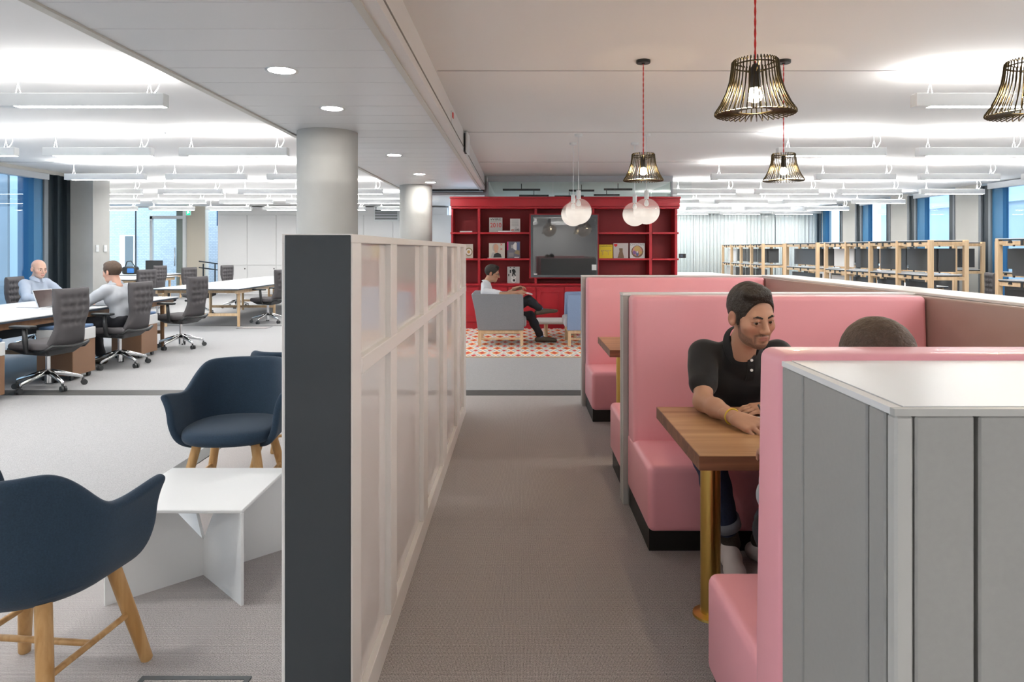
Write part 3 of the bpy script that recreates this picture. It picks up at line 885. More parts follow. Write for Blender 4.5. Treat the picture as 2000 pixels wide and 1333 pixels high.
# ------------------------------------------------------------------ red bookcase
YK = 12.48
def BX(u): return (u - VPX) * YK / FPX
def BZ(v): return EYE - (v - VPY) * YK / FPX
BD = .36
bk = thing('bookcase', 'wide red lacquered bookcase with open shelves and cupboards', 'bookcase', (BX(1104), YK + .2, 0))
zt = BZ(406)
zcn = BZ(557)                     # counter top
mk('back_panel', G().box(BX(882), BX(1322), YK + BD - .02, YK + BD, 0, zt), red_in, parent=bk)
mk('cornice', G().box(BX(880), BX(1327), YK - .05, YK + BD, BZ(404), BZ(385)).box(BX(879), BX(1328), YK - .07, YK + BD, BZ(389), BZ(385) + .002)
   .box(BX(881), BX(1326), YK - .03, YK + BD, BZ(408), BZ(404)), red_p, parent=bk, bevel=.006, seg=1)
for a, b_ in ((881, 885), (933, 938), (1044, 1049), (1157, 1161), (1268, 1273.5), (1318, 1323)):
    mk('upright', G().box(BX(a), BX(b_), YK, YK + BD - .02, zcn, zt), red_p, parent=bk, bevel=.003, seg=1)
for (u0, u1) in ((880, 933), (938, 1038), (1167, 1268), (1273.5, 1325)):
    for (v0, v1) in ((454, 457.5), (505, 508.5)):
        mk('shelf', G().box(BX(u0), BX(u1), YK - .03, YK + BD - .02, BZ(v1), BZ(v0)), red_p, parent=bk, bevel=.003, seg=1)
mk('counter', G().box(BX(879), BX(1327), YK - .06, YK + BD - .02, BZ(558), BZ(554)), red_p, parent=bk, bevel=.004, seg=1)
mk('base_cabinet', G().box(BX(882), BX(1322), YK - .02, YK + BD - .02, .09, BZ(558)), red_p, parent=bk)
mk('plinth', G().box(BX(880), BX(1325), YK - .05, YK + BD, 0, .10), red_p, parent=bk, bevel=.004, seg=1)
zd0, zd1 = .13, BZ(561)
knob_src = None
dw = (BX(1322) - BX(882)) / 8
for i in range(8):
    x0 = BX(882) + i * dw + .012
    x1 = x0 + dw - .024
    d = mk('door', G().box(x0, x1, YK - .04, YK - .02, zd0, zd1), red_p, parent=bk, bevel=.003, seg=1)
    m_ = .075
    g = G()
    g.box(x0 + m_, x1 - m_, YK - .052, YK - .04, zd0 + m_, zd0 + m_ + .02).box(x0 + m_, x1 - m_, YK - .052, YK - .04, zd1 - m_ - .02, zd1 - m_)
    g.box(x0 + m_, x0 + m_ + .02, YK - .052, YK - .04, zd0 + m_ + .02, zd1 - m_ - .02).box(x1 - m_ - .02, x1 - m_, YK - .052, YK - .04, zd0 + m_ + .02, zd1 - m_ - .02)
    mk('moulding', g, red_p, parent=d)
    kx = x1 - .04 if i % 2 == 0 else x0 + .04
    mk('knob', G().lathe([(.0, 0), (.008, .0), (.008, .014), (.017, .02), (.017, .03), (0, .034)], n=14), red_p, parent=d, smooth='auto')
    kk = bpy.data.objects[[o.name for o in d.children if o.name.startswith('knob')][0]]
    kk.location = (kx - ROOT[bk.name][0] + ROOT[bk.name][0], 0, 0)
    # place the knob in the root frame, turned to face the room
    kk.data.transform(Matrix.Translation(Vector(ROOT[bk.name])))
    kk.data.transform(Matrix.Rotation(PI / 2, 4, 'X'))
    kk.location = (kx - ROOT[bk.name][0], YK - .04 - ROOT[bk.name][1], zd1 - .05)
# red surround behind the screen
mk('screen_surround', G().box(BX(1034), BX(1169), YK - .03, YK + .02, BZ(544), BZ(418)), red_p, parent=bk, bevel=.004, seg=1)

tv = thing('television', 'large dark wall screen set into the red bookcase', 'television', (BX(1102), YK - .06, 1.0))
mk('bezel', G().box(BX(1036.5), BX(1166.5), YK - .07, YK - .03, BZ(542), BZ(420)), tv_frame, parent=tv, bevel=.006, seg=2)
mk('screen', G().box(BX(1041), BX(1163), YK - .075, YK - .069, BZ(537), BZ(425)), tv_glass, parent=tv)
for (u0, u1, v0, v1) in ((1043.5, 1048, 428, 434), (1155, 1164, 517, 528)):
    mk('sticker', G().box(BX(u0), BX(u1), YK - .078, YK - .0752, BZ(v1), BZ(v0)), paper, parent=tv)
mk('sticker', G().box(BX(1043), BX(1049), YK - .076, YK - .0752, BZ(536.5), BZ(534.5)), paper, parent=tv)

# ------------------------------------------------------------------ magazines and books on the shelves
def flat(name, col, rough=.5):
    if name in MATS: return MATS[name]
    return mat(name, col, rough)
INK = {'black': flat('ink_black', (.02, .02, .02)), 'grey': flat('ink_grey', (.25, .25, .25)), 'red': flat('ink_red', (.65, .03, .03)), 'skin': flat('ink_skin', (.62, .36, .24)),
       'blue': flat('ink_blue', (.12, .16, .30)), 'pink': flat('ink_pink', (.75, .03, .25)), 'gold': flat('ink_gold', (.55, .36, .12)), 'olive': flat('ink_olive', (.30, .25, .14)),
       'white': flat('ink_white', (.8, .78, .75)), 'brown': flat('ink_brown', (.20, .12, .07)), 'violet': flat('ink_violet', (.25, .12, .30)), 'pale': flat('ink_pale', (.45, .43, .42)), 'rose': flat('ink_rose', (.62, .25, .22))}
def text_mesh(s, size, m, parent, origin, name='lettering', width=None):
    """flat lettering standing upright, facing -Y; origin = lower left corner (world)"""
    cu = bpy.data.curves.new('tmp', 'FONT'); cu.body = s; cu.size = size
    ob = bpy.data.objects.new('tmp', cu); COL.objects.link(ob)
    me = bpy.data.meshes.new_from_object(ob.evaluated_get(bpy.context.evaluated_depsgraph_get()))
    bpy.data.objects.remove(ob); bpy.data.curves.remove(cu)
    xs = [v.co.x for v in me.vertices]
    w = max(xs) - min(xs); x0 = min(xs)
    sx = (width / w) if width else 1
    r = parent
    while r.parent is not None: r = r.parent
    off = ROOT[r.name]
    for v in me.vertices:
        x_, y_ = (v.co.x - x0) * sx, v.co.y
        v.co = (origin[0] + x_ - off[0], origin[1] - off[1], origin[2] + y_ - off[2])
    me.materials.clear(); me.materials.append(m)
    o = bpy.data.objects.new(name, me); COL.objects.link(o); o.parent = parent
    return o
def magazine(label, u0, u1, v0, v1, cover, art=(), texts=(), yb=YK + .10, name='magazine', spine=None):
    x0, x1, z0, z1 = BX(u0) * (yb / YK), BX(u1) * (yb / YK), BZ(v1), BZ(v0)
    z0 = shelf_z(v1)
    t = thing(name, label, 'magazine', ((x0 + x1) / 2, yb, z0), group='magazines on the red bookcase')
    c = mk('cover', G().box(x0, x1, yb - .008, yb, z0, z1), cover, parent=t)
    mk('pages', G().box(x0 + .003, x1 - .003, yb, yb + .006, z0, z1 - .003), paper, parent=t)
    W, H = x1 - x0, z1 - z0
    for i, (poly, ink) in enumerate(art):
        mk('print', G().prism([(x0 + a * W, z0 + b_ * H) for a, b_ in poly], 'y', yb - .0095 - .0004 * i, yb - .008), INK[ink], parent=c)
    for (s, sx, sz, size, wd, ink) in texts:
        text_mesh(s, size * H, INK[ink], c, (x0 + sx * W, yb - .0135, z0 + sz * H), width=wd * W)
    return t
def shelf_z(v):
    for a in (454, 505, 554):
        if abs(v - a) < 6: return BZ(a) + .0005
    return BZ(v)
def ellp(cx, cy, rx, ry, n=16, a0=0):
    return [(cx + rx * math.cos(a0 + 2 * PI * i / n), cy + ry * math.sin(a0 + 2 * PI * i / n)) for i in range(n)]
def rect(a, b_, c, d): return [(a, c), (b_, c), (b_, d), (a, d)]
cov_grey = flat('cover_grey', (.52, .52, .50)); cov_cream = flat('cover_cream', (.62, .58, .50)); cov_yellow = flat('cover_yellow', (.80, .60, .03)); cov_white = flat('cover_white', (.72, .70, .68)); cov_dark = flat('cover_dark', (.16, .16, .20)); cov_pinkgrey = flat('cover_pinkgrey', (.58, .52, .50))
magazine('grey magazine reading WIRE 2010 in red on the top shelf', 955.5, 981.3, 425, 454, cov_grey, (), (('WIRE', .06, .82, .19, .86, 'black'), ('2010', .08, .34, .44, .84, 'red'), ('the world in', .1, .72, .07, .5, 'grey')))
magazine('white magazine of small print with 500 at its foot', 996.4, 1016, 427, 454, cov_white, tuple((rect(.14, .84, .9 - .055 * i, .925 - .055 * i), 'pale') for i in range(9)) + ((rect(.1, .38, .13, .22), 'rose'),), (('500', .45, .12, .22, .45, 'black'), ('THE', .48, .33, .1, .2, 'grey')))
magazine('cream magazine with a portrait and red crosses, middle shelf left', 955, 986, 475, 505, cov_cream,
         ((ellp(.38, .70, .17, .26), 'pale'), (ellp(.44, .70, .16, .24), 'skin'), (rect(.36, .54, .36, .52), 'skin'), ([(.28, .05), (.34, .30), (.55, .36), (.74, .28), (.80, .05)], 'black'), ([(.1, .05), (.2, .36), (.34, .40), (.28, .05)], 'pale'),
          ([(.70, .98), (.73, .98), (.86, .84), (.83, .84)], 'red'), ([(.83, .98), (.86, .98), (.73, .84), (.70, .84)], 'red'), ([(.70, .68), (.73, .68), (.86, .54), (.83, .54)], 'red'), ([(.83, .68), (.86, .68), (.73, .54), (.70, .54)], 'red')))
magazine('dark magazine with a street scene and pink spine, middle shelf', 990.8, 1016, 472, 505, cov_dark,
         ((rect(.0, .08, .48, .98), 'pink'), ([(.48, .55), (.72, .45), (.72, .92), (.60, .96), (.44, .78)], 'white'), (rect(.76, .95, .50, .95), 'blue'), (rect(.3, .45, .6, .8), 'pale'), (rect(.1, .5, .08, .34), 'grey'), ([(.52, .3), (.95, .2), (.95, .45), (.7, .5)], 'olive'), (rect(.55, .92, .03, .08), 'white')))
magazine('magazine with a round cream emblem, partly behind the screen', 903, 924, 477, 505, cov_cream, ((ellp(.6, .45, .36, .30), 'olive'), (ellp(.6, .45, .26, .22), 'white'), (ellp(.6, .45, .14, .12), 'gold')))
magazine('bright yellow magazine beside the television', 1170, 1196.5, 478, 505, cov_yellow, tuple((rect(.15 + .13 * i, .24 + .13 * i, .48 + .02 * (i % 3), .60), 'gold') for i in range(6)) + ((rect(.25, .3, .22, .48), 'gold'), (rect(.66, .7, .22, .48), 'gold')), (('CreativeReview', .04, .86, .11, .9, 'black'),))
magazine('pale magazine with a plain dark shape and red corner mark', 1198, 1227, 475, 505, cov_pinkgrey, (([(.28, .02), (.40, .45), (.38, .66), (.62, .66), (.62, .45), (.72, .02)], 'brown'), ([(.04, .94), (.26, .94), (.26, .82), (.15, .75), (.04, .82)], 'red')))
magazine('white CREATIVE magazine with a round colourful emblem', 1230, 1259, 475, 505, cov_white,
         ((ellp(.5, .44, .41, .40, 14), 'brown'), (ellp(.5, .48, .33, .33, 10), 'rose'), (ellp(.5, .62, .22, .20, 8), 'gold'), (ellp(.30, .38, .12, .13, 7), 'violet'), (ellp(.70, .38, .12, .13, 7), 'gold'), (ellp(.5, .30, .10, .18, 6), 'blue'), (ellp(.5, .40, .04, .09, 6), 'white')), (('CREATIVE', .02, .84, .17, .94, 'grey'),))
magazine('grey illustrated magazine with black figures on the counter', 990.8, 1015, 521.5, 554, cov_grey,
         (([(.36, .80), (.50, .88), (.64, .80), (.70, .66), (.60, .62), (.70, .44), (.60, .44), (.52, .56), (.46, .42), (.38, .44), (.42, .66)], 'black'), (rect(.20, .30, .62, .80), 'black'), (rect(.08, .16, .42, .56), 'black'), (ellp(.5, .16, .2, .15), 'white'), (ellp(.54, .17, .10, .08), 'black'), (rect(.32, .46, .30, .40), 'white'), (rect(.58, .70, .30, .40), 'white'), (rect(.2, .3, .93, .98), 'black'), (rect(.5, .6, .93, .98), 'black')))
def flat_book(label, u0, u1, v, colr, h=.022):
    z = shelf_z(v)
    x0, x1 = BX(u0), BX(u1)
    t = thing('book', label, 'book', ((x0 + x1) / 2, YK + .03, z), group='books lying on the shelves')
    mk('pages', G().box(x0 + .004, x1 - .002, YK - .018, YK + .075, z + .003, z + h - .003), paper, parent=t)
    mk('cover', G().box(x0, x1, YK - .02, YK + .08, z, z + .003).box(x0, x1, YK - .02, YK + .08, z + h - .003, z + h).box(x0, x0 + .003, YK - .02, YK + .08, z, z + h), colr, parent=t)
flat_book('thin white book lying on the top left shelf', 898, 922, 454, cov_white)
fb = flat_book('white book with dark cover lying between two magazines', 972, 1000, 454, INK['black'], .03)
flat_book('thin pale booklet lying under the portrait magazine', 952, 985, 505, cov_white, .010)
# ------------------------------------------------------------------ rug, armchairs, coffee table
rg = mk('rug', G().box(-1.75, 2.6, 9.14, 12.38, .001, .012), [rug_m], bevel=.003, seg=1)
tag(rg, 'woven rug with red, orange, white and blue lozenges before the bookcase', 'rug')
rb = mk('rug_binding', G().box(-1.77, 2.62, 9.12, 9.14, .001, .012), pale_wood, parent=None)
rb.parent = rg
rb.name = 'binding'

def armchair(name, label, fab, loc, rz, w=.76, dep=.78, pale=None):
    """local: faces +Y, side panels at +-x"""
    t = thing(name, label, 'armchair', loc, local=True, rz=rz)
    hw = w / 2
    for s in (-1, 1):
        # leaning side: slopes back at the rear edge
        poly = [(.38, .235), (.37, .745), (.35, .765), (-.40, .775), (-.345, .52), (-.30, .235)]
        mk('side_panel', G().prism(poly, 'x', s * hw - s * .09 if s > 0 else -hw, hw if s > 0 else -hw + .09), fab, parent=t, smooth=True, bevel=.018, seg=3)
    mk('backrest', G().hexa([(-hw + .07, -.30, .24), (hw - .07, -.30, .24), (hw - .07, -.16, .24), (-hw + .07, -.16, .24), (-hw + .07, -.40, .79), (hw - .07, -.40, .79), (hw - .07, -.27, .79), (-hw + .07, -.27, .79)]), fab, parent=t, smooth=True, bevel=.03, seg=3)
    mk('seat_cushion', G().box(-hw + .095, hw - .095, -.22, .42, .27, .42), pale or fab, parent=t, smooth=True, bevel=.045, seg=4)
    wood = pale_wood
    for sx in (-1, 1):
        mk('leg', G().box(sx * (hw - .045) - .022, sx * (hw - .045) + .022, .325, .37, 0, .235), wood, parent=t, bevel=.004, seg=1)
        mk('leg', G().box(sx * (hw - .045) - .022, sx * (hw - .045) + .022, -.30, -.255, 0, .235), wood, parent=t, bevel=.004, seg=1)
        mk('side_rail', G().box(sx * (hw - .045) - .018, sx * (hw - .045) + .018, -.255, .325, .19, .235), wood, parent=t)
        mk('stretcher', G().box(sx * (hw - .045) - .012, sx * (hw - .045) + .012, -.255, .325, .095, .12), wood, parent=t)
    mk('front_rail', G().box(-hw + .06, hw - .06, .33, .365, .19, .235), wood, parent=t)
    mk('rear_rail', G().box(-hw + .06, hw - .06, -.295, -.26, .19, .235), wood, parent=t)
    return t
# facing +X: rotate by -90 degrees
AC = (-.31, 10.47, .012)
armchair('armchair', 'grey wool armchair with pale wooden base, the reader sits in it', grey_fab, AC, -PI / 2)
armchair('armchair', 'sky blue armchair half hidden behind the far booth', sky_fab, (1.09, 10.45, .012), PI / 2, pale=pale_fab)
armchair('armchair', 'second sky blue armchair behind the first, almost hidden', sky_fab, (1.55, 11.75, .012), PI / 2, pale=pale_fab)
ct = thing('coffee_table', 'low white topped coffee table with wooden legs on the rug', 'table', (.42, 11.2, .012))
mk('tabletop', G().box(.28, .98, 10.95, 11.5, .24, .30), paper, parent=ct, smooth=True, bevel=.028, seg=4)
for x, y_ in ((.44, 11.06), (.90, 11.06), (.44, 11.40), (.90, 11.40)):
    mk('leg', G().cyl((x, y_, .012), (x, y_, .25), .022, .028), pale_wood, parent=ct, smooth='auto')

# ------------------------------------------------------------------ blue tub chairs and white table
def make_tub():
    t = thing('tub_chair', '', 'chair', (0, 0, 0), group='blue tub chairs', local=True)
    A, ARM = .272, .21
    Lb = A * PI / 2
    tot = Lb + ARM
    def sm(a, b_, x):
        x = max(0, min(1, (x - a) / (b_ - a))); return x * x * (3 - 2 * x)
    def path(s):
        sg = 1 if s >= 0 else -1
        q = abs(s)
        if q <= Lb:
            th = q / A
            return sg * A * math.sin(th), -A * math.cos(th) * .95, sg * math.sin(th), -math.cos(th)
        e = q - Lb
        return sg * (A + .008 * (e / ARM)), e, sg, .0
    prof = [(.0, .385), (.35, .378), (.66, .382), (.84, .405), (.935, .45), (.985, .51)]
    def fn(u, v):
        s = (u * 2 - 1) * tot
        q = abs(s) / tot
        px, py, nx, ny = path(s)
        top = .80 - .150 * sm(.36, .66, q) + .022 * sm(.70, .98, q)
        flare = .02 + .022 * sm(.55, .95, q) - .02 * (1 - sm(.0, .45, q))
        rec = -.05 * (1 - sm(.2, .55, q))          # back reclines
        nrow = len(prof) + 5
        j = v * nrow
        i = int(round(j))
        if i < len(prof):
            k_, z = prof[i]
            return (px * k_, py * k_ + .03 * (1 - k_), z)
        w = (i - len(prof) + 1) / (nrow - len(prof) + 1)
        z = .51 + (top - .51) * w
        o_ = flare * w ** 2.2
        return (px * .99 + nx * o_, py * .99 + ny * o_ + rec * w, z)
    mk('shell', G().grid(fn, 44, len(prof) + 5), blue_fab, parent=t, smooth=True, solid=.038, subsurf=2, fix=False)
    def seat(u, v):
        return None
    g = G()
    n = 28
    ring = []
    for z, k_ in ((.395, .86), (.405, .95), (.43, 1.0), (.462, .98), (.478, .90), (.486, .6)):
        row = []
        for i in range(n):
            a = 2 * PI * i / n
            c, s_ = math.cos(a), math.sin(a)
            e = 2.6
            r = (abs(c) ** e + abs(s_) ** e) ** (-1 / e)
            row.append((.262 * r * c * k_, .028 + .255 * r * s_ * k_, z))
        ring.append(row)
    vs_ = [p for r in ring for p in r] + [(0, .028, .487), (0, .028, .39)]
    fs_ = []
    for j in range(len(ring) - 1):
        for i in range(n):
            fs_.append((j * n + i, j * n + (i + 1) % n, (j + 1) * n + (i + 1) % n, (j + 1) * n + i))
    for i in range(n):
        fs_.append(((len(ring) - 1) * n + i, (len(ring) - 1) * n + (i + 1) % n, len(ring) * n))
        fs_.append(((i + 1) % n, i, len(ring) * n + 1))
    g._add(vs_, fs_)
    mk('seat_pad', g, blue_fab, parent=t, smooth=True, subsurf=1)
    L = {}
    for sx in (-1, 1):
        for sy in (-1, 1):
            a, b_ = (sx * .155, sy * .145 + .01, .385), (sx * .235, sy * .225 + .01, 0.0)
            L[sx, sy] = (Vector(a), Vector(b_))
            mk('leg', G().tube([a, [a[i] + (b_[i] - a[i]) * .5 for i in range(3)], [a[i] + (b_[i] - a[i]) * .985 for i in range(3)], b_], [.024, .0235, .020, .016], 16), oak, parent=t, smooth='auto')
    at = lambda k_, q: L[k_][0].lerp(L[k_][1], q)
    for sx in (-1, 1):
        mk('stretcher', G().cyl(at((sx, -1), .52), at((sx, 1), .52), .0105, n=10), oak, parent=t, smooth='auto')
    m1 = (at((-1, -1), .52) + at((-1, 1), .52)) / 2
    m2 = (at((1, -1), .52) + at((1, 1), .52)) / 2
    mk('stretcher', G().cyl(m1, m2, .0105, n=10), oak, parent=t, smooth='auto')
    return t
tub = make_tub()
tub.location = (-1.57, 2.20, 0); tub.rotation_euler = (0, 0, -.10)
tub['label'] = 'dark blue tub chair nearest the camera, seen from behind at lower left'
o = copy_tree(tub, (-1.60, 3.86, 0), PI + .06); o['label'] = 'dark blue tub chair facing the camera behind the white table'
o = copy_tree(tub, (-1.50, 4.62, 0), .05); o['label'] = 'dark blue tub chair almost hidden behind the other one'

wt = thing('side_table', 'low square white table on crossed panel legs between the tub chairs', 'table', (-1.405, 3.045, 0))
tx0, tx1, ty0, ty1, tz = -1.685, -1.125, 2.775, 3.315, .388
mk('tabletop', G().box(tx0, tx1, ty0, ty1, tz - .014, tz), top_white, parent=wt, bevel=.003, seg=1)
cx_, cy_ = (tx0 + tx1) / 2, (ty0 + ty1) / 2
for (ex_, ey_) in ((tx0, ty0), (tx1, ty0), (tx1, ty1), (tx0, ty1)):
    d = Vector((ex_ - cx_, ey_ - cy_, 0)); ln = d.length; d.normalize()
    nrm = Vector((-d.y, d.x, 0)) * .006
    pts = [(.004, 0), (ln, 0), (ln, tz - .014), (ln * .42, tz - .014), (.004, .155)]
    a = [Vector((cx_, cy_, 0)) + d * p[0] + Vector((0, 0, p[1])) + nrm for p in pts]
    b_ = [Vector((cx_, cy_, 0)) + d * p[0] + Vector((0, 0, p[1])) - nrm for p in pts]
    n = len(pts)
    g = G()
    g._add([tuple(q) for q in a + b_], [(i, (i + 1) % n, n + (i + 1) % n, n + i) for i in range(n)] + [tuple(range(n - 1, -1, -1)), tuple(range(n, 2 * n))])
    mk('leg_panel', g, top_white, parent=wt)

for i, (x0, x1, y0, y1) in enumerate(((-1.275, -.905, 1.99, 2.31), (-5.15, -4.6, 12.4, 12.75))):
    t = thing('floor_box', ('dark framed floor socket box near the screen, bottom edge', 'dark framed floor socket box beside the light wood desk')[i], 'floor box', ((x0 + x1) / 2, (y0 + y1) / 2, 0), group='floor boxes')
    w = .018
    mk('frame', G().box(x0, x1, y0, y0 + w, 0, .005).box(x0, x1, y1 - w, y1, 0, .005).box(x0, x0 + w, y0 + w, y1 - w, 0, .005).box(x1 - w, x1, y0 + w, y1 - w, 0, .005), mat('floor_box_frame_%d' % i, (.07, .08, .085), .5), parent=t)
    mk('lid', G().box(x0 + w, x1 - w, y0 + w, y1 - w, 0, .003), carpet, parent=t)

# ------------------------------------------------------------------ office chairs
def make_office():
    """local: faces +Y"""
    t = thing('office_chair', '', 'chair', (0, 0, 0), group='tufted office chairs', local=True)
    cols = [-.125, -.042, .042, .125]
    rows = [.95, .865, .78, .695]
    def half(z):
        q = (z - .45) / .60
        return .235 - .045 * math.exp(-((q - .34) / .20) ** 2) - .012 * q
    def yb(z):
        q = (z - .45) / .60
        return -.225 - .10 * q - .03 * math.sin(q * PI * 1.25)
    def pt(u, v, side):
        z = .46 + .59 * v
        h_ = half(z)
        x = (u * 2 - 1)
        edge = max(0, 1 - max(abs(x), abs(2 * v - 1)) ** 8)
        thick = .036 * math.sqrt(edge)
        dent = 0
        for r in rows:
            for c in cols:
                d2 = ((x * h_ - c * (h_ / .22)) / .03) ** 2 + ((z - r) / .03) ** 2
                dent += math.exp(-d2)
            dz = (z - r)
        if z > .66: dent += .25 * (1 - abs(math.sin((z - .695) / .085 * PI)))
        thick -= .021 * min(1, dent) * (1 - abs(x) ** 6)
        return (x * h_, yb(z) + .03 * x * x + side * max(.004, thick), z)
    g = G()
    nu, nv = 32, 40
    g.grid(lambda u, v: pt(u, v, 1), nu, nv)
    g.grid(lambda u, v: pt(u, v, -1), nu, nv)
    # rim
    def rim():
        e = []
        for i in range(nu): e.append((i / nu, 0))
        for j in range(nv): e.append((1, j / nv))
        for i in range(nu): e.append((1 - i / nu, 1))
        for j in range(nv): e.append((0, 1 - j / nv))
        return e
    e = rim(); n = len(e)
    g._add([pt(a, b_, 1) for a, b_ in e] + [pt(a, b_, -1) for a, b_ in e], [(i, (i + 1) % n, n + (i + 1) % n, n + i) for i in range(n)])
    mk('backrest', g, chair_fab, parent=t, smooth=True)
    mk('seat', G().box(-.245, .245, -.23, .25, .425, .50), chair_fab, parent=t, smooth=True, bevel=.034, seg=4)
    mk('seat_shell', G().hexa([(-.16, -.16, .36), (.16, -.16, .36), (.16, .14, .37), (-.16, .14, .37), (-.235, -.22, .43), (.235, -.22, .43), (.235, .22, .43), (-.235, .22, .43)]), chair_black, parent=t, bevel=.015)
    # hoop that carries the back
    hp = [(-.20, -.10, .41), (-.235, -.22, .43), (-.225, -.27, .475), (-.12, -.295, .455), (0, -.30, .45), (.12, -.295, .455), (.225, -.27, .475), (.235, -.22, .43), (.20, -.10, .41)]
    mk('back_bracket', G().tube(hp, .018, 8), chair_black, parent=t, smooth=True)
    for s in (-1, 1):
        a = mk('armrest', G().tube([(s * .20, -.02, .40), (s * .285, -.03, .42), (s * .295, -.03, .52), (s * .285, -.01, .66)], [.016, .022, .026, .022], 8), chair_black, parent=t, smooth=True)
        mk('arm_pad', G().box(s * .285 - .042, s * .285 + .042, -.12, .14, .655, .685), chair_black, parent=a, smooth=True, bevel=.013, seg=3)
        mk('arm_bolt', G().cyl((s * .22, -.02, .405), (s * .29, -.03, .425), .012), chrome, parent=a, smooth=True)
    mk('gas_column', G().lathe([(.03, .06), (.03, .20), (.022, .20), (.022, .37)], n=18), chrome, parent=t, smooth='auto')
    mk('column_sleeve', G().lathe([(.026, .055), (.026, .12)], n=18), chair_black, parent=t, smooth='auto')
    for i in range(5):
        a = 2 * PI * i / 5 + PI / 2 + .25
        c, s_ = math.cos(a), math.sin(a)
        l = mk('base_leg', G().tube([(c * .02, s_ * .02, .175), (c * .12, s_ * .12, .150), (c * .30, s_ * .30, .095), (c * .305, s_ * .305, .068)], [.032, .026, .017, .012], 10), chrome, parent=t, smooth=True)
        k_ = Vector((-s_, c, 0))
        b_ = Vector((c * .32, s_ * .32, .03))
        g = G()
        for q in (-1, 1):
            g.cyl(b_ + k_ * (q * .006), b_ + k_ * (q * .026), .030, n=16)
        g.cyl(b_ + Vector((-c * .012, -s_ * .012, .0)), b_ + Vector((-c * .012, -s_ * .012, .05)), .011)
        mk('castor', g, rubber, parent=l, smooth='auto')
    return t
oc = make_office()
n_oc = 0
def office(x, y, facing, label, group='tufted office chairs'):
    """facing: direction the sitter looks, as angle from +Y counterclockwise"""
    global n_oc
    o = oc if n_oc == 0 else copy_tree(oc)
    n_oc += 1
    o.location = (x, y, 0); o.rotation_euler = (0, 0, facing)
    o['label'] = label
    return o
FX = PI / 2      # facing -X
office(-4.90, 7.10, FX - .18, 'empty tufted grey office chair nearest the camera at the left desk')
office(-4.95, 8.46, FX - .10, 'tufted grey office chair the dark-haired desk worker sits in')
office(-4.98, 10.05, FX - .22, 'empty tufted grey office chair at the far end of the first desk')
office(-7.05, 9.95, -FX + .15, 'tufted office chair the bald man sits in')
office(-4.95, 13.45, FX - .2, 'tufted office chair on the near right of the light wood desk')
office(-4.95, 15.35, FX - .1, 'tufted office chair at the right of the light wood desk, beside the screen')
office(-7.05, 13.3, -FX - .35, 'tufted office chair at the left near corner of the light wood desk')
office(-7.0, 14.95, -FX - .3, 'tufted office chair left of the light wood desk, second along')
office(-7.0, 16.9, -FX - .3, 'tufted office chair left of the light wood desk, farthest along')
office(-9.05, 16.75, FX - .2, 'tufted office chair by the distant desk near the glass door')
office(7.55, 9.6, FX, 'dark office chair seen through the nearest right rack gap')
office(7.75, 11.7, FX - .3, 'dark office chair behind the second right rack')

# ------------------------------------------------------------------ desks
def bench_desk(label, x0, x1, y0, y1, wood, legs, edge_m):
    t = thing('bench_desk', label, 'desk', ((x0 + x1) / 2, (y0 + y1) / 2, 0), group='bench desks')
    z = .73
    mk('desktop', G().box(x0, x1, y0, y1, z - .012, z), desk_white, parent=t, bevel=.002, seg=1)
    mk('edge', G().box(x0 + .003, x1 - .003, y0 + .003, y1 - .003, z - .03, z - .012), edge_m, parent=t)
    for x in (x0 + .05, x1 - .09):
        mk('apron', G().box(x, x + .04, y0 + .06, y1 - .06, z - .10, z - .03), wood, parent=t)
    for y_ in legs:
        for x in (x0 + .12, x1 - .12):
            mk('leg', G().cyl((x, y_, 0), (x, y_, z - .03), .026, .032, n=14), wood, parent=t, smooth='auto')
        mk('crossbar', G().box(x0 + .12, x1 - .12, y_ - .018, y_ + .018, z - .10, z - .04), wood, parent=t)
        mk('foot_rail', G().box(x0 + .12, x1 - .12, y_ - .014, y_ + .014, .20, .25), wood, parent=t)
    yy = y0 + .9
    while yy < y1 - .5:
        mk('cable_port', G().box((x0 + x1) / 2 - .22, (x0 + x1) / 2 + .22, yy - .02, yy + .02, z, z + .002), chair_black, parent=t)
        yy += 1.3
    return t
d1 = bench_desk('long white topped desk with brown frame where two men work', -6.75, -5.16, 4.9, 10.35, mid_wood, (5.2, 8.12, 10.1), desk_edge)
mk('modesty_tray', G().box(-5.99, -5.9, 5.1, 10.0, .42, .69), rack_dark, parent=d1)
d2 = bench_desk('long white topped desk with pale wooden legs farther back', -6.72, -5.12, 12.46, 18.2, pale_wood, (12.75, 14.6, 16.3, 18.0), desk_edge)
d3 = bench_desk('distant white desk near the glass door', -10.75, -9.2, 16.3, 18.4, pale_wood, (16.5, 18.2), desk_edge)
d4 = bench_desk('most distant white desk by the brick yard window', -12.4, -10.0, 19.2, 20.6, pale_wood, (19.4, 20.4), desk_edge)

def pedestal(x, y, label):
    t = thing('pedestal', label, 'drawer unit', (x, y, 0), group='brown mobile pedestals')
    mk('body', G().box(x - .20, x + .20, y - .20, y + .20, .055, .43), bronze_box, parent=t, bevel=.006, seg=1)
    mk('drawer_band', G().box(x - .203, x + .203, y - .203, y + .203, .43, .56), top_white, parent=t, bevel=.008)
    mk('cushion', G().box(x - .19, x + .19, y - .19, y + .19, .56, .595), cushion_blue, parent=t, smooth=True, bevel=.015, seg=3)
    mk('lock', G().cyl((x + .203, y - .08, .50), (x + .206, y - .08, .50), .008), chair_black, parent=t)
    for sx in (-1, 1):
        for sy in (-1, 1):
            mk('castor', G().cyl((x + sx * .15 - .012, y + sy * .15, .028), (x + sx * .15 + .012, y + sy * .15, .028), .028, n=14), rubber, parent=t, smooth='auto')
    return t
pedestal(-5.14, 6.36, 'brown pedestal with white top drawer cut by the left picture edge')
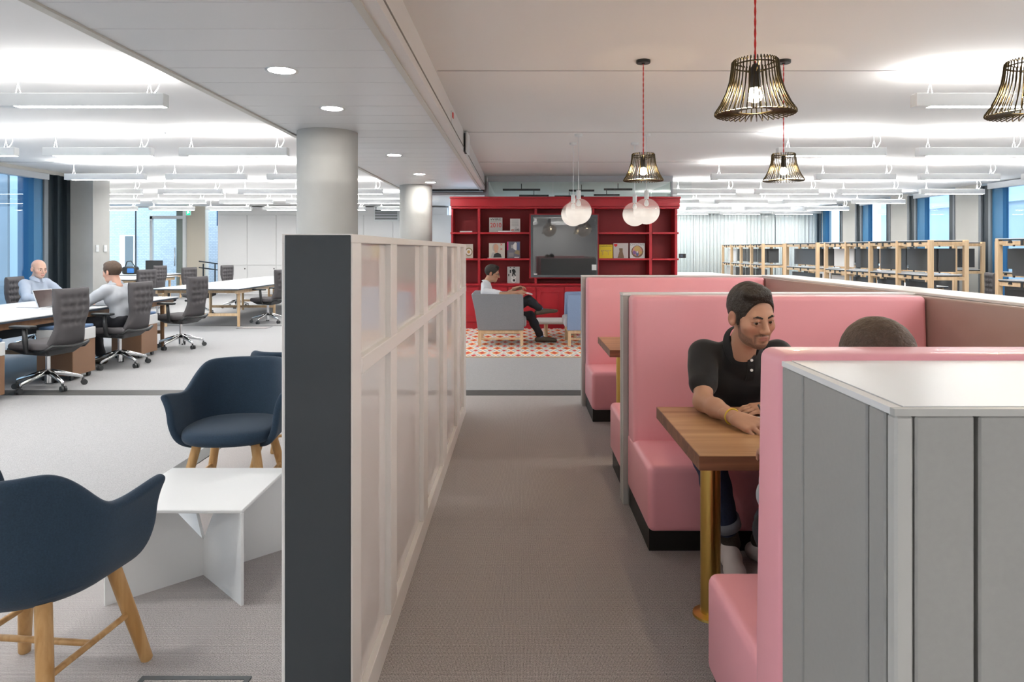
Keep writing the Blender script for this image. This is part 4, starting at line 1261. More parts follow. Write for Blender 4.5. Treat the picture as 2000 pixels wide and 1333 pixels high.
pedestal(-5.09, 7.68, 'brown pedestal with white drawer and blue cushion behind the nearest office chair')
pedestal(-5.19, 9.22, 'brown pedestal with blue cushion between the two farther office chairs')

# laptop in front of the dark-haired worker
lt = thing('laptop', 'silver laptop open in front of the dark-haired worker', 'laptop', (-5.62, 8.35, .73))
mk('base', G().box(-5.76, -5.52, 8.18, 8.52, .73, .745), laptop_m, parent=lt, bevel=.004, seg=1)
mk('keyboard', G().box(-5.72, -5.60, 8.21, 8.49, .745, .7465), chair_black, parent=lt)
lid = mk('lid', G().hexa([(-5.765, 8.18, .742), (-5.755, 8.18, .742), (-5.755, 8.52, .742), (-5.765, 8.52, .742), (-5.845, 8.18, .955), (-5.835, 8.18, .957), (-5.835, 8.52, .957), (-5.845, 8.52, .955)]), laptop_m, parent=lt)
mk('screen', G().hexa([(-5.756, 8.19, .752), (-5.753, 8.19, .752), (-5.753, 8.51, .752), (-5.756, 8.51, .752), (-5.833, 8.19, .950), (-5.830, 8.19, .950), (-5.830, 8.51, .950), (-5.833, 8.51, .950)]), screen_m, parent=lid)
ppr = mk('paper_sheet', G().box(-6.2, -5.95, 7.7, 8.0, .73, .7315), paper)
tag(ppr, 'white paper sheet lying on the first left desk', 'paper')
# blue and black bag on the distant desk
bx, by, bz = P(250, 527, 19.5)
bz = .731
bg = thing('bag', 'black and blue bag standing on the most distant desk', 'bag', (bx, 19.6, bz))
mk('body', G().box(bx - .20, bx + .20, 19.5, 19.75, bz, bz + .22), chair_black, parent=bg, smooth=True, bevel=.06, seg=3)
mk('pocket', G().box(bx - .02, bx + .17, 19.47, 19.52, bz + .04, bz + .17), mat('bag_blue', (.05, .22, .6), .6), parent=bg, smooth=True, bevel=.02)
mk('strap', G().tube([(bx - .15, 19.62, bz + .2), (bx - .10, 19.62, bz + .36), (bx + .02, 19.62, bz + .38), (bx + .14, 19.62, bz + .2)], .014, 6), chair_black, parent=bg, smooth=True)
# monitor on the distant desk
mn = thing('monitor', 'dark monitor on the most distant desk', 'monitor', (-10.6, 20.0, .73))
mk('screen', G().box(-10.95, -10.45, 20.0, 20.03, .82, 1.12), chair_black, parent=mn, bevel=.005, seg=1)
mk('stand', G().box(-10.78, -10.62, 19.92, 20.1, .73, .74).box(-10.72, -10.68, 20.03, 20.06, .74, .95), chair_black, parent=mn)

# ------------------------------------------------------------------ wooden racks on the right
RZ, RM = 1.592, 1.053
def rack(label, x0, x1, y0, y1, bays, white_bays=()):
    t = thing('desk_rack', label, 'rack', ((x0 + x1) / 2, (y0 + y1) / 2, 0), group='pale wooden desk racks')
    w = .036
    step = (y1 - y0) / bays
    for i in range(bays + 1):
        y_ = y0 + i * step
        for x in (x0, x1):
            mk('post', G().box(x - w, x + w, y_ - w * .8, y_ + w * .8, 0, RZ), pale_wood, parent=t, bevel=.006, seg=1)
        for z in (RZ - .02, RM - .02):
            mk('crossbar', G().box(x0 + w, x1 - w, y_ - .018, y_ + .018, z - .065, z - .012), pale_wood, parent=t)
    for z, nm in ((RZ, 'upper_top'), (RM, 'lower_top')):
        for i in range(bays):
            a, b_ = y0 + i * step + .03, y0 + (i + 1) * step - .03
            s_ = mk(nm, G().box(x0 - .03, x1 + .03, a, b_, z - .010, z - .002), desk_white, parent=t)
            mk('underside', G().box(x0 - .028, x1 + .028, a, b_, z - .026, z - .010), rack_dark, parent=s_)
            for x in (x0, x1):
                mk('rail', G().box(x - .018, x + .018, a, b_, z - .085, z - .035), pale_wood, parent=t)
            g = G()
            for q in (.25, .75):
                yq = a + (b_ - a) * q
                g.hexa([(x0 - .03, yq - .035, z - .06), (x0 - .018, yq - .035, z - .06), (x0 - .018, yq + .035, z - .06), (x0 - .03, yq + .035, z - .06), (x0 - .03, yq - .015, z - .026), (x0 - .018, yq - .015, z - .026), (x0 - .018, yq + .015, z - .026), (x0 - .03, yq + .015, z - .026)])
            yq = (a + b_) / 2
            g.box(x0 - .03, x0 - .018, yq - .02, yq + .02, z - .095, z - .026)
            mk('clip', g, chair_black, parent=t, kind='stuff')
    for i in range(bays):
        a, b_ = y0 + i * step + .06, y0 + (i + 1) * step - .02
        xm = x0 + .16
        m_ = white_paint if i in white_bays else rack_panel
        mk('upper_panel', G().box(xm, xm + .02, a, b_, RM + .045, RZ - .13), m_, parent=t, bevel=.003, seg=1)
        mk('lower_panel', G().box(xm - .05, xm - .03, a, b_, .40, RM - .13), m_, parent=t, bevel=.003, seg=1)
    # end boards seen across the short side
    mk('end_panel', G().box(x0 + .05, x1 - .09, y0 + .10, y0 + .12, RM + .04, RZ - .13), rack_panel, parent=t, bevel=.003, seg=1)
    g = G()
    for z in (RZ, RM):
        for q in (.2, .8):
            xq = x0 + (x1 - x0) * q
            g.box(xq - .03, xq + .03, y0 - .05, y0 - .03, z - .06, z - .03)
        g.box(x0, x1, y0 - .03, y0 + .03, z - .085, z - .035)
    mk('end_rail', g, pale_wood, parent=t)
    return t
rack('pale wood rack with dark panels nearest the right picture edge', 6.36, 6.90, 5.45, 9.05, 4)
rack('pale wood rack with dark panels behind the booths, second from the right', 6.36, 6.90, 10.55, 14.15, 4, (3,))
rack('single pale wood rack bay linking the middle and far racks', 6.36, 6.90, 14.55, 16.2, 1)
rack('pale wood rack with dark panels, farthest in the front row', 6.36, 6.90, 17.8, 21.3, 4, (3,))
rack('pale wood rack by the windows, near end of the back row', 8.55, 9.10, 9.6, 12.2, 3)
rack('pale wood rack by the windows, middle of the back row', 8.55, 9.10, 13.4, 17.0, 4)
rack('pale wood rack by the windows, far end of the back row', 8.55, 9.10, 18.0, 20.8, 3, (1,))
d5 = bench_desk('low white desk between the two rows of right racks', 7.3, 8.3, 13.2, 16.2, pale_wood, (13.4, 16.0), desk_edge)
d6 = bench_desk('low white desk by the curtains, left of the racks', 4.0, 6.0, 18.6, 21.2, pale_wood, (18.8, 21.0), desk_edge)
# ------------------------------------------------------------------ people: blended distance fields turned into meshes
def surface_nets(F, org, h):
    S = F < 0
    n = np.array(F.shape)
    c = [S[i:n[0] - 1 + i, j:n[1] - 1 + j, k:n[2] - 1 + k] for i in (0, 1) for j in (0, 1) for k in (0, 1)]
    cnt = sum(a.astype(np.int8) for a in c)
    mask = (cnt > 0) & (cnt < 8)
    idx = -np.ones(mask.shape, dtype=np.int64)
    idx[mask] = np.arange(mask.sum())
    ci = np.argwhere(mask)
    pos = np.zeros((len(ci), 3)); num = np.zeros(len(ci))
    corners = [(i, j, k) for i in (0, 1) for j in (0, 1) for k in (0, 1)]
    for a in range(8):
        for b in range(a + 1, 8):
            A, B = np.array(corners[a]), np.array(corners[b])
            if abs(A - B).sum() != 1: continue
            fa = F[ci[:, 0] + A[0], ci[:, 1] + A[1], ci[:, 2] + A[2]]
            fb = F[ci[:, 0] + B[0], ci[:, 1] + B[1], ci[:, 2] + B[2]]
            m = (fa < 0) != (fb < 0)
            t = np.where(m, fa / np.where(m, fa - fb, 1), 0)
            pos += np.where(m[:, None], A + (B - A) * t[:, None], 0)
            num += m
    V = (ci + pos / num[:, None]) * h + org
    faces = []
    for ax in range(3):
        u, w = (ax + 1) % 3, (ax + 2) % 3
        sl0 = [slice(None)] * 3; sl1 = [slice(None)] * 3
        sl0[ax] = slice(0, -1); sl1[ax] = slice(1, None)
        a, b = S[tuple(sl0)], S[tuple(sl1)]
        E = np.argwhere(a != b)
        E = E[(E[:, u] > 0) & (E[:, w] > 0) & (E[:, u] < n[u] - 1) & (E[:, w] < n[w] - 1)]
        if not len(E): continue
        ins = a[E[:, 0], E[:, 1], E[:, 2]]
        def cell(du, dw):
            q = E.copy(); q[:, u] += du; q[:, w] += dw
            return idx[q[:, 0], q[:, 1], q[:, 2]]
        q = np.stack([cell(-1, -1), cell(0, -1), cell(0, 0), cell(-1, 0)], 1)
        q = np.where(ins[:, None], q, q[:, ::-1])
        faces.append(q)
    Fc = np.concatenate(faces) if faces else np.zeros((0, 4), int)
    Fc = Fc[(Fc >= 0).all(1)]
    return V, Fc

class SDF:
    def __init__(s): s.ops = []
    def cap(s, a, b, r1, r2=None, k=.02, sub=False):
        a, b = np.array(a, float), np.array(b, float)
        r2 = r1 if r2 is None else r2
        ba = b - a; bb = max(ba.dot(ba), 1e-9)
        def f(X, Y, Z):
            px, py, pz = X - a[0], Y - a[1], Z - a[2]
            t = np.clip((px * ba[0] + py * ba[1] + pz * ba[2]) / bb, 0, 1)
            return np.sqrt((px - t * ba[0]) ** 2 + (py - t * ba[1]) ** 2 + (pz - t * ba[2]) ** 2) - (r1 + (r2 - r1) * t)
        rm = max(r1, r2)
        s.ops.append((f, np.minimum(a, b) - rm, np.maximum(a, b) + rm, k, sub)); return s
    def ell(s, c, r, M=None, k=.02, sub=False):
        c, r = np.array(c, float), np.array(r, float)
        M = np.eye(3) if M is None else np.array(M, float)      # columns = axes
        def f(X, Y, Z):
            d = (X - c[0], Y - c[1], Z - c[2])
            q = [d[0] * M[0, i] + d[1] * M[1, i] + d[2] * M[2, i] for i in range(3)]
            k0 = np.sqrt(sum((q[i] / r[i]) ** 2 for i in range(3)))
            k1 = np.sqrt(sum((q[i] / r[i] ** 2) ** 2 for i in range(3))) + 1e-9
            return k0 * (k0 - 1) / k1
        ext = np.sqrt(((M * r) ** 2).sum(1))
        s.ops.append((f, c - ext, c + ext, k, sub)); return s
    def half(s, p, nrm, k=.006):
        """cut away the side the normal points to"""
        p, nrm = np.array(p, float), np.array(nrm, float); nrm = nrm / np.linalg.norm(nrm)
        def f(X, Y, Z): return -((X - p[0]) * nrm[0] + (Y - p[1]) * nrm[1] + (Z - p[2]) * nrm[2])
        s.ops.append((f, None, None, k, True)); return s
    def mesh(s, h, noise=0.0, nfreq=26.0):
        lo = np.min([o[1] for o in s.ops if not o[4]], 0) - .02
        hi = np.max([o[2] for o in s.ops if not o[4]], 0) + .02
        n = np.ceil((hi - lo) / h).astype(int) + 2
        ax = [lo[i] + np.arange(n[i]) * h for i in range(3)]
        F = np.full(n, .5)
        for f, a, b, k, sub in s.ops:
            if a is None:
                sl = (slice(None),) * 3
            else:
                e = k + 2.5 * h
                i0 = np.maximum(np.floor((a - e - lo) / h).astype(int), 0); i1 = np.minimum(np.ceil((b + e - lo) / h).astype(int) + 1, n)
                if (i1 <= i0).any(): continue
                sl = tuple(slice(i0[q], i1[q]) for q in range(3))
            X, Y, Z = np.meshgrid(ax[0][sl[0]], ax[1][sl[1]], ax[2][sl[2]], indexing='ij', sparse=True)
            d = f(X, Y, Z) + 0 * (X + Y + Z)
            C = F[sl]
            if sub:
                hh = np.clip(.5 - .5 * (C + d) / k, 0, 1)
                F[sl] = C * (1 - hh) + (-d) * hh + k * hh * (1 - hh)
            else:
                hh = np.clip(.5 + .5 * (C - d) / k, 0, 1)
                F[sl] = C * (1 - hh) + d * hh - k * hh * (1 - hh)
        if noise:
            X, Y, Z = np.meshgrid(*ax, indexing='ij', sparse=True)
            q = nfreq
            F = F + noise * (np.sin(q * X + 1.7 * np.sin(.6 * q * Z + 1)) * np.sin(.8 * q * Z + 1.3 * np.sin(.7 * q * Y)) + .6 * np.sin(1.7 * q * Y + .9 * q * Z + 2 * np.sin(q * .5 * X)))
        return surface_nets(F, lo, h)

def sdf_obj(name, parts, mats_, parent, colour=None, off=None):
    """parts: list of (V,F); one mesh object, optional per-vertex colour function"""
    Vs, Fs, b = [], [], 0
    for V, F in parts:
        Vs.append(V); Fs.append(F + b); b += len(V)
    V = np.concatenate(Vs); F = np.concatenate(Fs)
    r = parent
    while r.parent is not None: r = r.parent
    off = np.array(ROOT[r.name])
    me = bpy.data.meshes.new(name)
    me.from_pydata((V - off).tolist(), [], F.tolist())
    me.polygons.foreach_set('use_smooth', [True] * len(F))
    me.materials.append(mats_)
    if colour is not None:
        col = colour(V)
        at = me.color_attributes.new('tone', 'FLOAT_COLOR', 'POINT')
        at.data.foreach_set('color', np.concatenate([col, np.ones((len(col), 1))], 1).astype(np.float32).ravel())
    o = bpy.data.objects.new(name, me)
    COL.objects.link(o)
    o.parent = parent
    return o

def tone_mat(name, rough=.5):
    m = bpy.data.materials.new(name); m.use_nodes = True
    nt = m.node_tree; b = nt.nodes['Principled BSDF']
    a = nt.nodes.new('ShaderNodeAttribute'); a.attribute_name = 'tone'
    nt.links.new(a.outputs['Color'], b.inputs['Base Color'])
    b.inputs['Roughness'].default_value = rough
    b.inputs['Subsurface Weight'].default_value = .12
    b.inputs['Subsurface Radius'].default_value = (.012, .005, .003)
    b.inputs['Specular IOR Level'].default_value = .35
    return m
skin_tone = tone_mat('skin', .5)
hair_dark = mat('dark_hair', (.022, .016, .012), .55, noise=(90, .5), bump=(140, .6, .01))
hair_brown = mat('brown_hair', (.075, .045, .028), .6, noise=(80, .4), bump=(140, .6, .01))
eye_w = mat('eye_white', (.50, .45, .42), .3)
eye_i = mat('iris', (.03, .018, .01), .15)
black_polo = mat('black_cotton', (.010, .0105, .012), .8, bump=(300, .15, .002), sheen=.1)
white_shirt = mat('white_cotton', (.74, .76, .80), .8)
grey_shirt = mat('grey_cotton', (.40, .42, .45), .85)
blue_shirt = mat('pale_blue_cotton', (.40, .46, .56), .85)
jeans = mat('indigo_denim', (.022, .035, .085), .85, noise=(150, .4))
jeans_cuff = mat('denim_cuff', (.22, .25, .30), .85)
dark_trousers = mat('dark_trousers', (.012, .013, .018), .8)
white_shoe = mat('white_leather', (.72, .68, .66), .5)
lace_m = mat('grey_laces', (.55, .53, .50), .7)
sock_m = mat('speckled_sock', (.05, .042, .035), .9, noise=(260, 1.0))
brown_shoe = mat('brown_leather', (.085, .065, .045), .4)
blue_sock = mat('blue_sock', (.10, .18, .45), .8)
button_m = mat('pearl_button', (.8, .8, .78), .3)

def basis(fwd, up=(0, 0, 1)):
    f = np.array(fwd, float); f /= np.linalg.norm(f)
    u = np.array(up, float); x = np.cross(f, u); x /= np.linalg.norm(x)
    u = np.cross(x, f)
    return np.stack([x, f, u], 1)          # columns X (right), Y (forward), Z (up)

SK = np.array
def head(c, M, sc, tone, lip, beard=0.0, beard_col=(.06, .04, .03), h=.004, ears=True):
    """head in frame M at c; returns (V,F), colour function, transform"""
    T = lambda p: c + M @ (np.array(p, float) * sc)
    s = SDF()
    E = lambda p, r, k=.02, sub=False, R=None: s.ell(T(p), np.array(r) * sc, M if R is None else M @ R, k * sc, sub)
    C = lambda a, b, r1, r2=None, k=.02, sub=False: s.cap(T(a), T(b), r1 * sc, (r1 if r2 is None else r2) * sc, k * sc, sub)
    E((0, -.014, .036), (.077, .097, .084))
    E((0, .030, -.022), (.063, .062, .088), .03)
    E((0, .032, -.080), (.051, .052, .034), .03)
    E((0, .066, -.098), (.020, .020, .017), .025)
    E((.046, .056, -.026), (.019, .022, .018), .028); E((-.046, .056, -.026), (.019, .022, .018), .028)
    C((-.034, .078, .021), (.034, .078, .021), .010, k=.02)
    for q in (-1, 1):
        E((q * .031, .094, .003), (.016, .015, .0105), .012, True)
        C((q * .014, .100, -.006), (q * .030, .098, -.022), .003, k=.012, sub=True)
        C((q * .016, .0835, .0065), (q * .032, .0885, .0098), .0052, k=.005); C((q * .032, .0885, .0098), (q * .047, .079, .0045), .0052, .0036, k=.005)
        C((q * .018, .0830, -.0070), (q * .032, .0855, -.0092), .0038, k=.004); C((q * .032, .0855, -.0092), (q * .046, .078, -.004), .0036, k=.004)
        E((q * .0125, .098, -.036), (.0085, .010, .0075), .007)
    C((0, .088, .014), (0, .112, -.030), .0075, .0110, k=.014)
    E((0, .106, -.035), (.011, .010, .008), .008)
    E((0, .0905, -.060), (.023, .009, .0058), .008)
    E((0, .0885, -.0715), (.020, .009, .0065), .008)
    C((-.021, .0985, -.0655), (.021, .0985, -.0655), .0022, k=.004, sub=True)
    C((-.010, .098, -.082), (.010, .098, -.082), .005, k=.010, sub=True)
    if ears:
        for q in (-1, 1):
            a = q * .35
            R = np.array([[math.cos(a), -math.sin(a), 0], [math.sin(a), math.cos(a), 0], [0, 0, 1]])
            E((q * .080, -.012, -.006), (.010, .020, .032), .008, R=R)
            E((q * .090, -.006, -.003), (.006, .011, .019), .006, True, R=R)
            E((q * .083, -.002, -.024), (.007, .009, .010), .008)
    C((0, -.022, -.055), (0, -.052, -.175), .051, .054, k=.03)
    V, F = s.mesh(h)
    inv = M.T / sc
    def colour(V):
        q = (V - c) @ inv.T
        x, y, z = q[:, 0], q[:, 1], q[:, 2]
        col = np.tile(np.array(tone, float), (len(V), 1))
        # ruddy cheeks, nose and ears
        ru = np.exp(-(((np.abs(x) - .045) / .025) ** 2 + ((z + .030) / .025) ** 2)) * (y > .03) + .8 * (np.abs(x) > .078) * (z > -.06)
        col *= (1 - ru[:, None] * np.array([.0, .16, .16]))
        lipm = (np.abs(x) < .021 * np.sqrt(np.clip(1 - ((z + .0655) / .0105) ** 2, 0, 1))) & (y > .084)
        col[lipm] = lip
        if beard > 0:
            line = -.045 - .02 * np.clip((y - .02) / .07, 0, 1)
            side = np.clip((line - z) / .012, 0, 1) * (y > -.02) * (y < .075) * np.clip((np.abs(x) - .026) / .01, 0, 1)
            side = np.maximum(side, ((np.abs(x) > .058) & (y > -.004) & (y < .028) & (z < .03) & (z > -.09)) * .95)
            chin = np.clip((-.087 - z) / .006, 0, 1) * (y > .0) * (z > -.125)
            soul = np.exp(-((x / .011) ** 2 + ((z + .083) / .006) ** 2)) * (y > .07)
            mou = np.clip(1 - np.abs((z + .0505 + .22 * np.abs(x) * np.clip(np.abs(x) - .010, 0, 1) * 30) / .0065) ** 3, 0, 1) * (np.abs(x) < .031) * (y > .075) * (z < -.041)
            gt = np.exp(-(((np.abs(x) - .031) / .006) ** 2)) * (z < -.05) * (z > -.09) * (y > .06) * .8
            b = np.clip(np.maximum.reduce([side * .85, chin * .85, soul, mou, gt]), 0, 1) * beard
            b[lipm] = 0
            b = b * (y > .0 + 1.25 * np.clip(-.082 - z, 0, 1)) * (z > -.125) * (np.abs(x) < .0755)
            rnd = .78 + .22 * np.sin(V[:, 0] * 1900) * np.sin(V[:, 1] * 1700 + V[:, 2] * 2100)
            b = b * rnd
            col = col * (1 - b[:, None]) + np.array(beard_col) * b[:, None]
        return col
    return (V, F), colour, T

def hair_cap(name, T, M, c, sc, m, parent, h=.004, line=.052, thick=.012, style='short'):
    s = SDF()
    s.ell(T((0, -.018, .040)), np.array((.0775 + thick * .55, .098 + thick * .8, .086 + thick)) * sc, M, .01)
    if style == 'short':
        s.ell(T((.012, .040, .108)), np.array((.058, .042, .022)) * sc, M, .03 * sc)
        s.ell(T((0, .105, line - .065)), np.array((.087, .072, .086)) * sc, M, .010 * sc, True)       # forehead and face
        s.half(T((0, 0, -.050)), M @ np.array((0, 0.35, -1.0)), .01)
        for q in (-1, 1):
            s.ell(T((q * .092, .008, -.012)), np.array((.022, .034, .044)) * sc, M, .008 * sc, True)           # round the ears
            s.cap(T((q * .082, .048, -.060)), T((q * .085, .058, .010)), .027 * sc, .021 * sc, .008 * sc, True)
            s.cap(T((q * .0725, .014, .035)), T((q * .0705, .016, -.022)), .0085 * sc, .006 * sc, .008 * sc)      # sideburns
    else:   # long, tied back
        s.ell(T((0, .120, -.02)), np.array((.064, .075, .075)) * sc, M, .015 * sc, True)
        s.cap(T((.03, -.07, -.02)), T((.04, -.085, -.18)), .055 * sc, .03 * sc, .03 * sc)
        s.cap(T((-.03, -.07, -.02)), T((-.04, -.085, -.18)), .055 * sc, .03 * sc, .03 * sc)
    V, F = s.mesh(h, noise=.0007 * sc, nfreq=110)
    return sdf_obj(name, [(V, F)], m, parent)

def eyes(T, M, sc, parent, look=(0, 0)):
    for q in (-1, 1):
        s = SDF(); s.ell(T((q * .031, .0765, .001)), np.array((.0125,) * 3) * sc, M, .001)
        e = sdf_obj('eye', [s.mesh(.0022 * sc)], eye_w, parent)
        s = SDF(); s.ell(T((q * .031 + look[0], .0875, .001 + look[1])), np.array((.0066, .0024, .0066)) * sc, M, .001)
        sdf_obj('iris', [s.mesh(.0012 * sc)], eye_i, e)

def brows(T, sc, m, parent, h=.0018, r=.0036):
    s = SDF()
    for q in (-1, 1):
        s.cap(T((q * .013, .0925, .0195)), T((q * .032, .0905, .0255)), r * sc, r * .95 * sc, .004); s.cap(T((q * .032, .0905, .0255)), T((q * .045, .0825, .0215)), r * .9 * sc, r * .6 * sc, .004)
    return sdf_obj('eyebrows', [s.mesh(h)], m, parent)

def hand(w, M, side, curl=(.35, .5, .4), sc=1.0, h=.0035, thumb=(.2), spread=0.0):
    """wrist w; M columns: X to thumb side*, Y along the fingers, Z back of hand. side=+1: thumb at +X"""
    T = lambda p: np.array(w) + M @ (np.array((p[0] * side, p[1], p[2])) * sc)
    s = SDF()
    kx = [-.033, -.011, .011, .032]
    ky = [.080, .090, .093, .088]
    ln = [.062, .080, .086, .076]
    s.cap(T((0, -.06, 0)), T((0, .012, 0)), .021 * sc, .0235 * sc, .02)
    for i in range(4):
        s.cap(T((kx[i] * .55, .01, 0)), T((kx[i], ky[i], 0)), .0165 * sc, .0125 * sc, .016)
    s.ell(T((.026, .040, -.008)), np.array((.016, .030, .015)) * sc, M, .012)
    for i in range(4):
        p = np.array((kx[i], ky[i], 0.0)); a = 0; sp_ = spread * (i - 1.5)
        r = [.0098, .0088, .0078] if i else [.0086, .0078, .0068]
        for j, q in enumerate((.46, .30, .24)):
            a += curl[j] * (1 + .10 * (i == 0) - .08 * (i == 3))
            d = np.array((math.sin(sp_) * math.cos(a), math.cos(sp_) * math.cos(a), -math.sin(a))) * ln[i] * q
            s.cap(T(p), T(p + d), r[j] * sc, (r[j] - .0007) * sc, .004)
            p = p + d
    t0, t1, t2, t3 = (.024, .022, -.006), (.046, .052, -.014), (.050 - thumb * .02, .082, -.020 - thumb * .03), (.046 - thumb * .05, .104, -.026 - thumb * .05)
    s.cap(T(t0), T(t1), .015 * sc, .0125 * sc, .014); s.cap(T(t1), T(t2), .0118 * sc, .0105 * sc, .005); s.cap(T(t2), T(t3), .0105 * sc, .0085 * sc, .004)
    return s.mesh(h)

def limb(s, a, b, r1, r2, k=.02, bulge=0.0):
    a, b = np.array(a), np.array(b)
    m = a * .6 + b * .4
    s.cap(a, m, r1, (r1 * .6 + r2 * .4) + bulge, k); s.cap(m, b, (r1 * .6 + r2 * .4) + bulge, r2, k)

def torso(s, J, g=0.0, k=.06):
    """pelvis, waist, chest, shoulders blended"""
    shl, shr = np.array(J['sh_l']), np.array(J['sh_r'])
    ax = (shl - shr); w = np.linalg.norm(ax); ax = ax / w
    ch, wa, pe, nb = [np.array(J[n]) for n in ('chest', 'waist', 'pelvis', 'neck')]
    s.cap(shr + ax * .015, shl - ax * .015, .055 + g, k=k)
    s.cap(nb - np.array((0, 0, .02)), (shl + shr) / 2, .062 + g * .6, .07 + g, k)
    s.cap(ch - ax * (w * .5 - .105), ch + ax * (w * .5 - .105), .112 + g, k=k)
    s.cap(wa - ax * .07, wa + ax * .07, .105 + g, k=k)
    s.cap(pe - ax * .085, pe + ax * .085, .108 + g, k=k)
    s.cap(ch, wa, .10 + g, k=k); s.cap(wa, pe, .10 + g, k=k)

def shoe(a, toe, r=.042, up=.05, k=.02, L=None):
    """ankle a (at ground + ~.1), toe point"""
    s = SDF()
    a, toe = np.array(a, float), np.array(toe, float)
    d = toe - a; d[2] = 0; d /= np.linalg.norm(d)
    return s, a, toe, d

def person(label, J, opt, loc):
    """J joints in world coordinates"""
    t = thing('person', label, 'person', loc)
    sc = opt.get('scale', 1.0)
    fine = opt.get('fine', .006)
    M = basis(opt['face'], opt.get('head_up', (0, 0, 1)))
    c = np.array(J['head'])
    tone = opt['tone']
    (hv, hf), colf, T = head(c, M, opt.get('head_scale', 1.0) * sc, tone, opt.get('lip', (.5, .2, .18)), opt.get('beard', 0), opt.get('beard_col', (.05, .035, .028)), h=opt.get('head_h', .005))
    hs = opt.get('head_scale', 1.0) * sc
    s = SDF()
    torso(s, J, -.02)
    s.cap(c + M @ np.array((0, -.03, -.08)) * hs, J['neck'], .049 * hs, .056 * sc, .03)
    for q in ('l', 'r'):
        limb(s, J['sh_' + q], J['el_' + q], .050 * sc, .041 * sc, .03); limb(s, J['el_' + q], J['wr_' + q], .043 * sc, .027 * sc, .02, .003)
        limb(s, J['hip_' + q], J['kn_' + q], .075 * sc, .05 * sc, .04); limb(s, J['kn_' + q], J['an_' + q], .05 * sc, .036 * sc, .03)
    parts = [(hv, hf), s.mesh(fine)]
    for q in ('l', 'r'):
        hd = opt.get('hand_' + q)
        if hd:
            parts.append(hand(J['wr_' + q], basis(hd['dir'], hd['back']), hd['side'], hd.get('curl', (.35, .5, .4)), hd.get('sc', 1.0) * sc, hd.get('h', .004), hd.get('thumb', .2), hd.get('spread', 0)))
    nh = len(hv)
    def colour(V):
        col = np.tile(np.array(tone, float), (len(V), 1))
        col[:nh] = colf(V[:nh])
        return col
    body = sdf_obj('body', parts, skin_tone, t, colour)
    if opt.get('eyes', True):
        eyes(T, M, hs, t, opt.get('look', (0, 0)))
        brows(T, hs, opt.get('brow_mat', hair_dark), t, r=opt.get('brow_r', .0036))
    if opt.get('hair'):
        hair_cap('hair', T, M, c, hs, opt['hair'], t, h=opt.get('hair_h', .005), thick=opt.get('hair_thick', .010), style=opt.get('hair_style', 'short'), line=opt.get('hair_line', .052))
    # shirt
    s = SDF()
    torso(s, J, .0)
    for q in ('l', 'r'):
        S_, E_, W_ = [np.array(J[n + q]) for n in ('sh_', 'el_', 'wr_')]
        if opt.get('sleeve', 'short') == 'short':
            e = S_ + (E_ - S_) * .62
            s.cap(S_, e, .070 * sc, .064 * sc, .035)
            s.half(e, E_ - S_, .004) if False else None
        else:
            limb(s, S_, E_, .068 * sc, .056 * sc, .035); limb(s, E_, W_ + (E_ - W_) * .08, .056 * sc, .040 * sc, .025)
    # neck hole
    nb = np.array(J['neck'])
    fwh = np.array((M[0, 1], M[1, 1], 0.0)); fwh /= np.linalg.norm(fwh)
    s.cap(nb + fwh * .022 - np.array((0, 0, .055)), nb + fwh * .014 + np.array((0, 0, .034)), .078 * sc, .064 * sc, .03)
    s.cap(nb + np.array((0, 0, .045)), nb + (c - nb) * .9, .054 * sc, .06 * sc, .012, True)
    V, F = s.mesh(fine * .9, noise=opt.get('wrinkle', .0022), nfreq=opt.get('wfreq', 24))
    sh = sdf_obj('shirt', [(V, F)], opt['shirt'], t)
    # collar
    if opt.get('collar', True):
        up = (c + M @ np.array((0, -.035, -.09)) * hs) - nb
        up = up / np.linalg.norm(up)
        fw = M[:, 1] - up * M[:, 1].dot(up); fw /= np.linalg.norm(fw)
        xx = np.cross(fw, up)
        g = G()
        n = 30
        def cf(u, v):
            a = (u - .5) * 2 * (PI - .16)
            dr = np.array(xx) * math.sin(a) - np.array(fw) * math.cos(a)
            front = .5 - .5 * math.cos(a)
            r = (.061 + .012 * front + (.020 + .014 * front) * v) * sc
            hgt = (opt.get('collar_h', .052) - .030 * front - (.030 + .030 * front ** 3) * v) * sc
            p = nb + dr * r + up * hgt + fw * .020 * front
            return tuple(p)
        mk('collar', G().grid(cf, n, 4), opt['shirt'], parent=sh, smooth=True, fix=False, solid=.003, subsurf=1)
    # trousers
    s = SDF()
    pe = np.array(J['pelvis'])
    ax = np.array(J['hip_l']) - np.array(J['hip_r']); ax = ax / np.linalg.norm(ax)
    s.cap(pe - ax * .085, pe + ax * .085, .112, k=.05)
    cut = opt.get('cuff', .92)
    for q in ('l', 'r'):
        H_, K_, A_ = [np.array(J[n + q]) for n in ('hip_', 'kn_', 'an_')]
        limb(s, H_, K_, .092 * sc, .068 * sc, .05)
        limb(s, K_, K_ + (A_ - K_) * cut, .066 * sc, .056 * sc, .03)
    V, F = s.mesh(fine, noise=opt.get('wrinkle', .0022) * 1.2, nfreq=30)
    tr = sdf_obj('trousers', [(V, F)], opt['trousers'], t)
    # shoes
    for q in ('l', 'r'):
        a, toe = np.array(J['an_' + q], float), np.array(J['toe_' + q], float)
        up = np.array(opt.get('shoe_up_' + q, (0, 0, 1.0)), float)
        d = toe - a; d = d - up * d.dot(up); d /= np.linalg.norm(d)
        sole = a - up * (a - toe).dot(up)
        s = SDF()
        s.cap(sole - d * .045 + up * .042, sole + d * .03 + up * .050, .040, .041, .02)
        s.cap(sole + d * .03 + up * .046, toe - d * .045 + up * .034, .042, .038, .03)
        s.ell(toe - d * .045 + up * .026, (.045, .052, .034), basis(d, up), .03)
